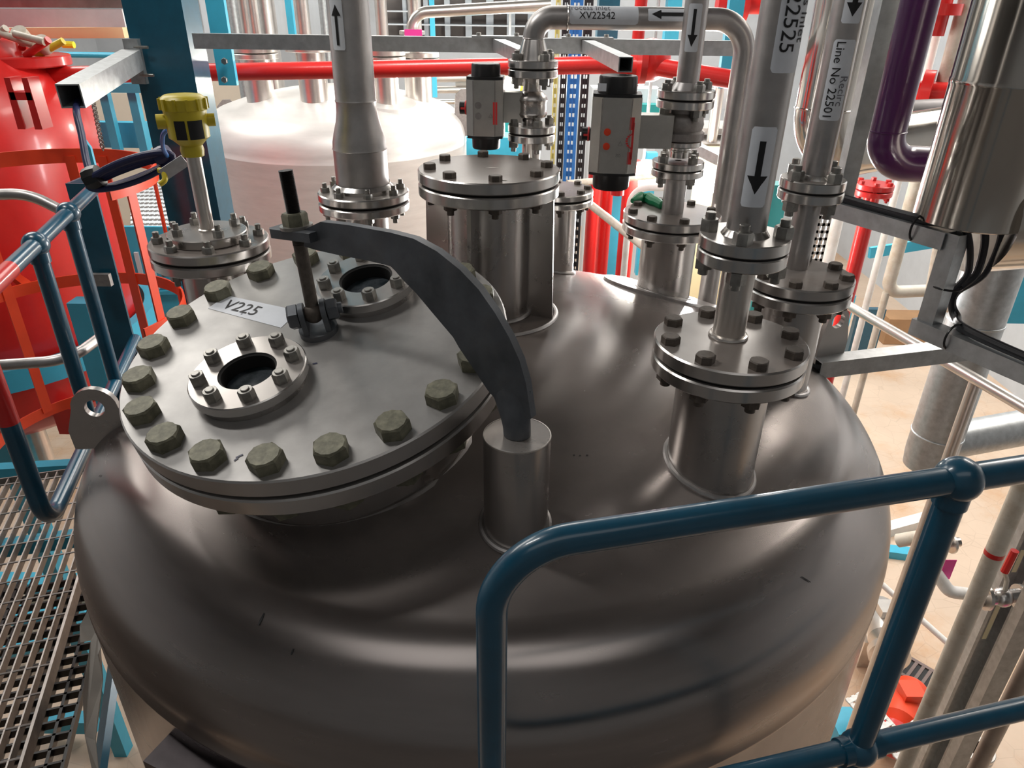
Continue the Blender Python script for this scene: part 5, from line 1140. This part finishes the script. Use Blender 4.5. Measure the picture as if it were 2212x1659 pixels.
def ballvalve(px, py, d, lab, s=1.0, tag=True):
    t = thing('ball_valve', lab, 'valve', tuple(atd(px, py, d))); q = atd(px, py, d)
    b = MB(); b.ball(q, .045*s, 18); b.tube([q-Vector((.12*s, 0, .02)), q+Vector((.12*s, 0, .02))], .03*s, 14); part('valve_body', b, STEEL, t)
    for k in (-1, 1):
        b = MB(); b.cyl(q+Vector((.07*s*k, 0, 0)), q+Vector((.085*s*k, 0, 0)), .06*s, 20); part('valve_flange', b, PIPEW, t)
    b = MB(); b.tube([q+Vector((0, 0, .03)), q+Vector((-.01, 0, .10*s)), q+Vector((-.04*s, 0, .15*s))], .010*s, 8); h = part('handle', b, CREAM, t)
    b = MB(); b.tube([q+Vector((-.04*s, 0, .15*s)), q+Vector((-.035*s, 0, .27*s))], .017*s, 10); part('red_grip', b, RED, h, 'red grip')
    if tag:
        b = MB(); b.box(q+Vector((.05*s, -.08, -.14*s)), (.07*s, .004, .16*s)); part('pink_tag', b, PINK, t, 'pink tag')
    return t
ballvalve(2030, 1175, 4.6, 'ball valve with red grip and pink tag behind the foreground post')
ballvalve(2165, 1290, 2.6, 'ball valve with pink tag at the right edge beside the channel upright', .8)
lp('cream pipe stub below the left ball valve', [(1940, 1168, 4.8), (1985, 1160, 4.7), (2020, 1178, 4.6)], .045, CREAM)
b = MB(); b.bar(atz(1895, 1150, -4.75), atz(2060, 1105, -4.75), .12, .10); solo('white_skid_rail', b, WHITE, 'white skid rail on the floor right of the vessel', 'skid rail', smooth=False)
b = MB(); b.bar(atz(1880, 1186, -4.76), atz(1990, 1200, -4.76), .12, .08); solo('blue_skid_rail', b, LBLUE, 'light blue skid rail on the floor right of the vessel', 'skid rail', smooth=False)
# drain grate
a = atz(1985, 1455, -4.79); t = thing('floor_drain', 'dark slotted drain grate in the beige floor', 'drain', tuple(a))
Mz = Matrix.Translation(a) @ Matrix.Rotation(.75, 4, 'Z'); b = MB()
for i in range(-7, 8): b.box((0, i*.055, 0), (.20, .025, .012), Mz)
for sx in (-.11, .11): b.box((sx, 0, 0), (.03, .84, .014), Mz)
part('grate', b, mat('drain_iron', (.20, .15, .14), .3, .6), t, smooth=False)
b = MB(); b.box((0, 0, -.004), (.22, .82, .004), Mz); part('drain_dark_sheet', b, BLK, t)  # thin black sheet stands in for the dark below the slots
# pumps
def pump(px, py, lab, m, z=-4.4, rot=0.0, nm='pump_motor'):
    q = atz(px, py, z); M_ = Matrix.Translation(q) @ Matrix.Rotation(rot, 4, 'Z') @ Matrix.Rotation(PI/2, 4, 'Y'); t = thing(nm, lab, 'pump', (q.x, q.y, -4.8))
    b = MB(); b.lathe([(0, -.24), (.07, -.24), (.11, -.20), (.13, -.18), (.13, .16), (.11, .19), (0, .20)], M_, 28); part('motor_body', b, m, t)
    b = MB(); b.lathe([(0, -.38), (.12, -.38), (.15, -.36), (.15, -.30), (.09, -.27), (.06, -.22)], M_, 28); part('volute', b, PIPEW if m != ORANGE else RED, t)
    b = MB(); b.box((0, 0, .15), (.14, .14, .07), Matrix.Translation(q)); part('terminal_box', b, m, t)
    b = MB(); b.box((q.x, q.y, (q.z-4.8)/2-.06), (.3, .2, (q.z+4.8)-.12)); part('pump_base', b, PIPEW, t)
    return t
pump(1955, 1525, 'bright orange and red pump on the floor at the lower right', ORANGE, rot=.9)
pump(1905, 1345, 'stainless pump unit close to the right vessel wall', PIPEW, rot=1.3)
b = MB()
for k, (px, py, r) in enumerate(((2010, 1590, .12), (2110, 1615, .10), (2058, 1668, .07))):
    q = atd(px, py, 4.2); t = thing('flanged_stub', 'flanged steel stub at the bottom right corner, %s of the three' % ('leftmost', 'rightmost', 'middle')[k], 'flange', (q.x, q.y, -4.8), 'flanged stubs')
    b = MB(); b.disc(up(q), r, .03, 0, .004, 32); b.disc(up(q-Vector((0, 0, .036))), r, .03, 0, .004, 32); part('flange', b, PIPEW, t)
    b = MB(); b.cyl(q, (q.x, q.y, -4.8), r*.55, 20); part('stub_pipe', b, STEEL, t)
    boltring(t, up(q), r*.8, 4, .3, boltmesh(.03, .02, .066, 'head', .01), NUT)
t = thing('perforated_channel', 'white perforated cable channel at the bottom right below the foreground post', 'channel', tuple(atd(1930, 1600, 4.3)))
a = atd(1845, 1500, 4.5); c2 = atd(2010, 1690, 4.1); b = MB(); dd = (c2-a); sdv = Vector((dd.y, -dd.x, 0)).normalized()
for i in range(4): b.bar(a+sdv*(.045*i-.07), c2+sdv*(.045*i-.07), .024, .01)
for j in range(14): q = a.lerp(c2, (j+.5)/14); b.bar(q-sdv*.08, q+sdv*.08, .03, .01)
part('perforated_sheet', b, WHITE, t, smooth=False)
b = MB(); b.box(atd(1830, 1590, 4.6), (.25, .2, .3)); solo('blue_floor_box', b, LBLUE, 'light blue box on the floor at the foot of the vessel right side', 'box', smooth=False)
# items under the walkway
for k, (px, py, w_, d_) in enumerate(((60, 1260, 1.6, .15), (100, 1330, .9, .12), (30, 1400, .8, .10), (150, 1560, .4, .10))):
    q = atz(px, py, -4.6); b = MB(); b.box(q, (w_, d_, .12)); solo('floor_channel', b, LBLUE, 'light blue channel on the floor seen through the grating, %s of the four' % ('farthest', 'second farthest', 'third farthest', 'nearest')[k], 'channel', 'floor channels', smooth=False)
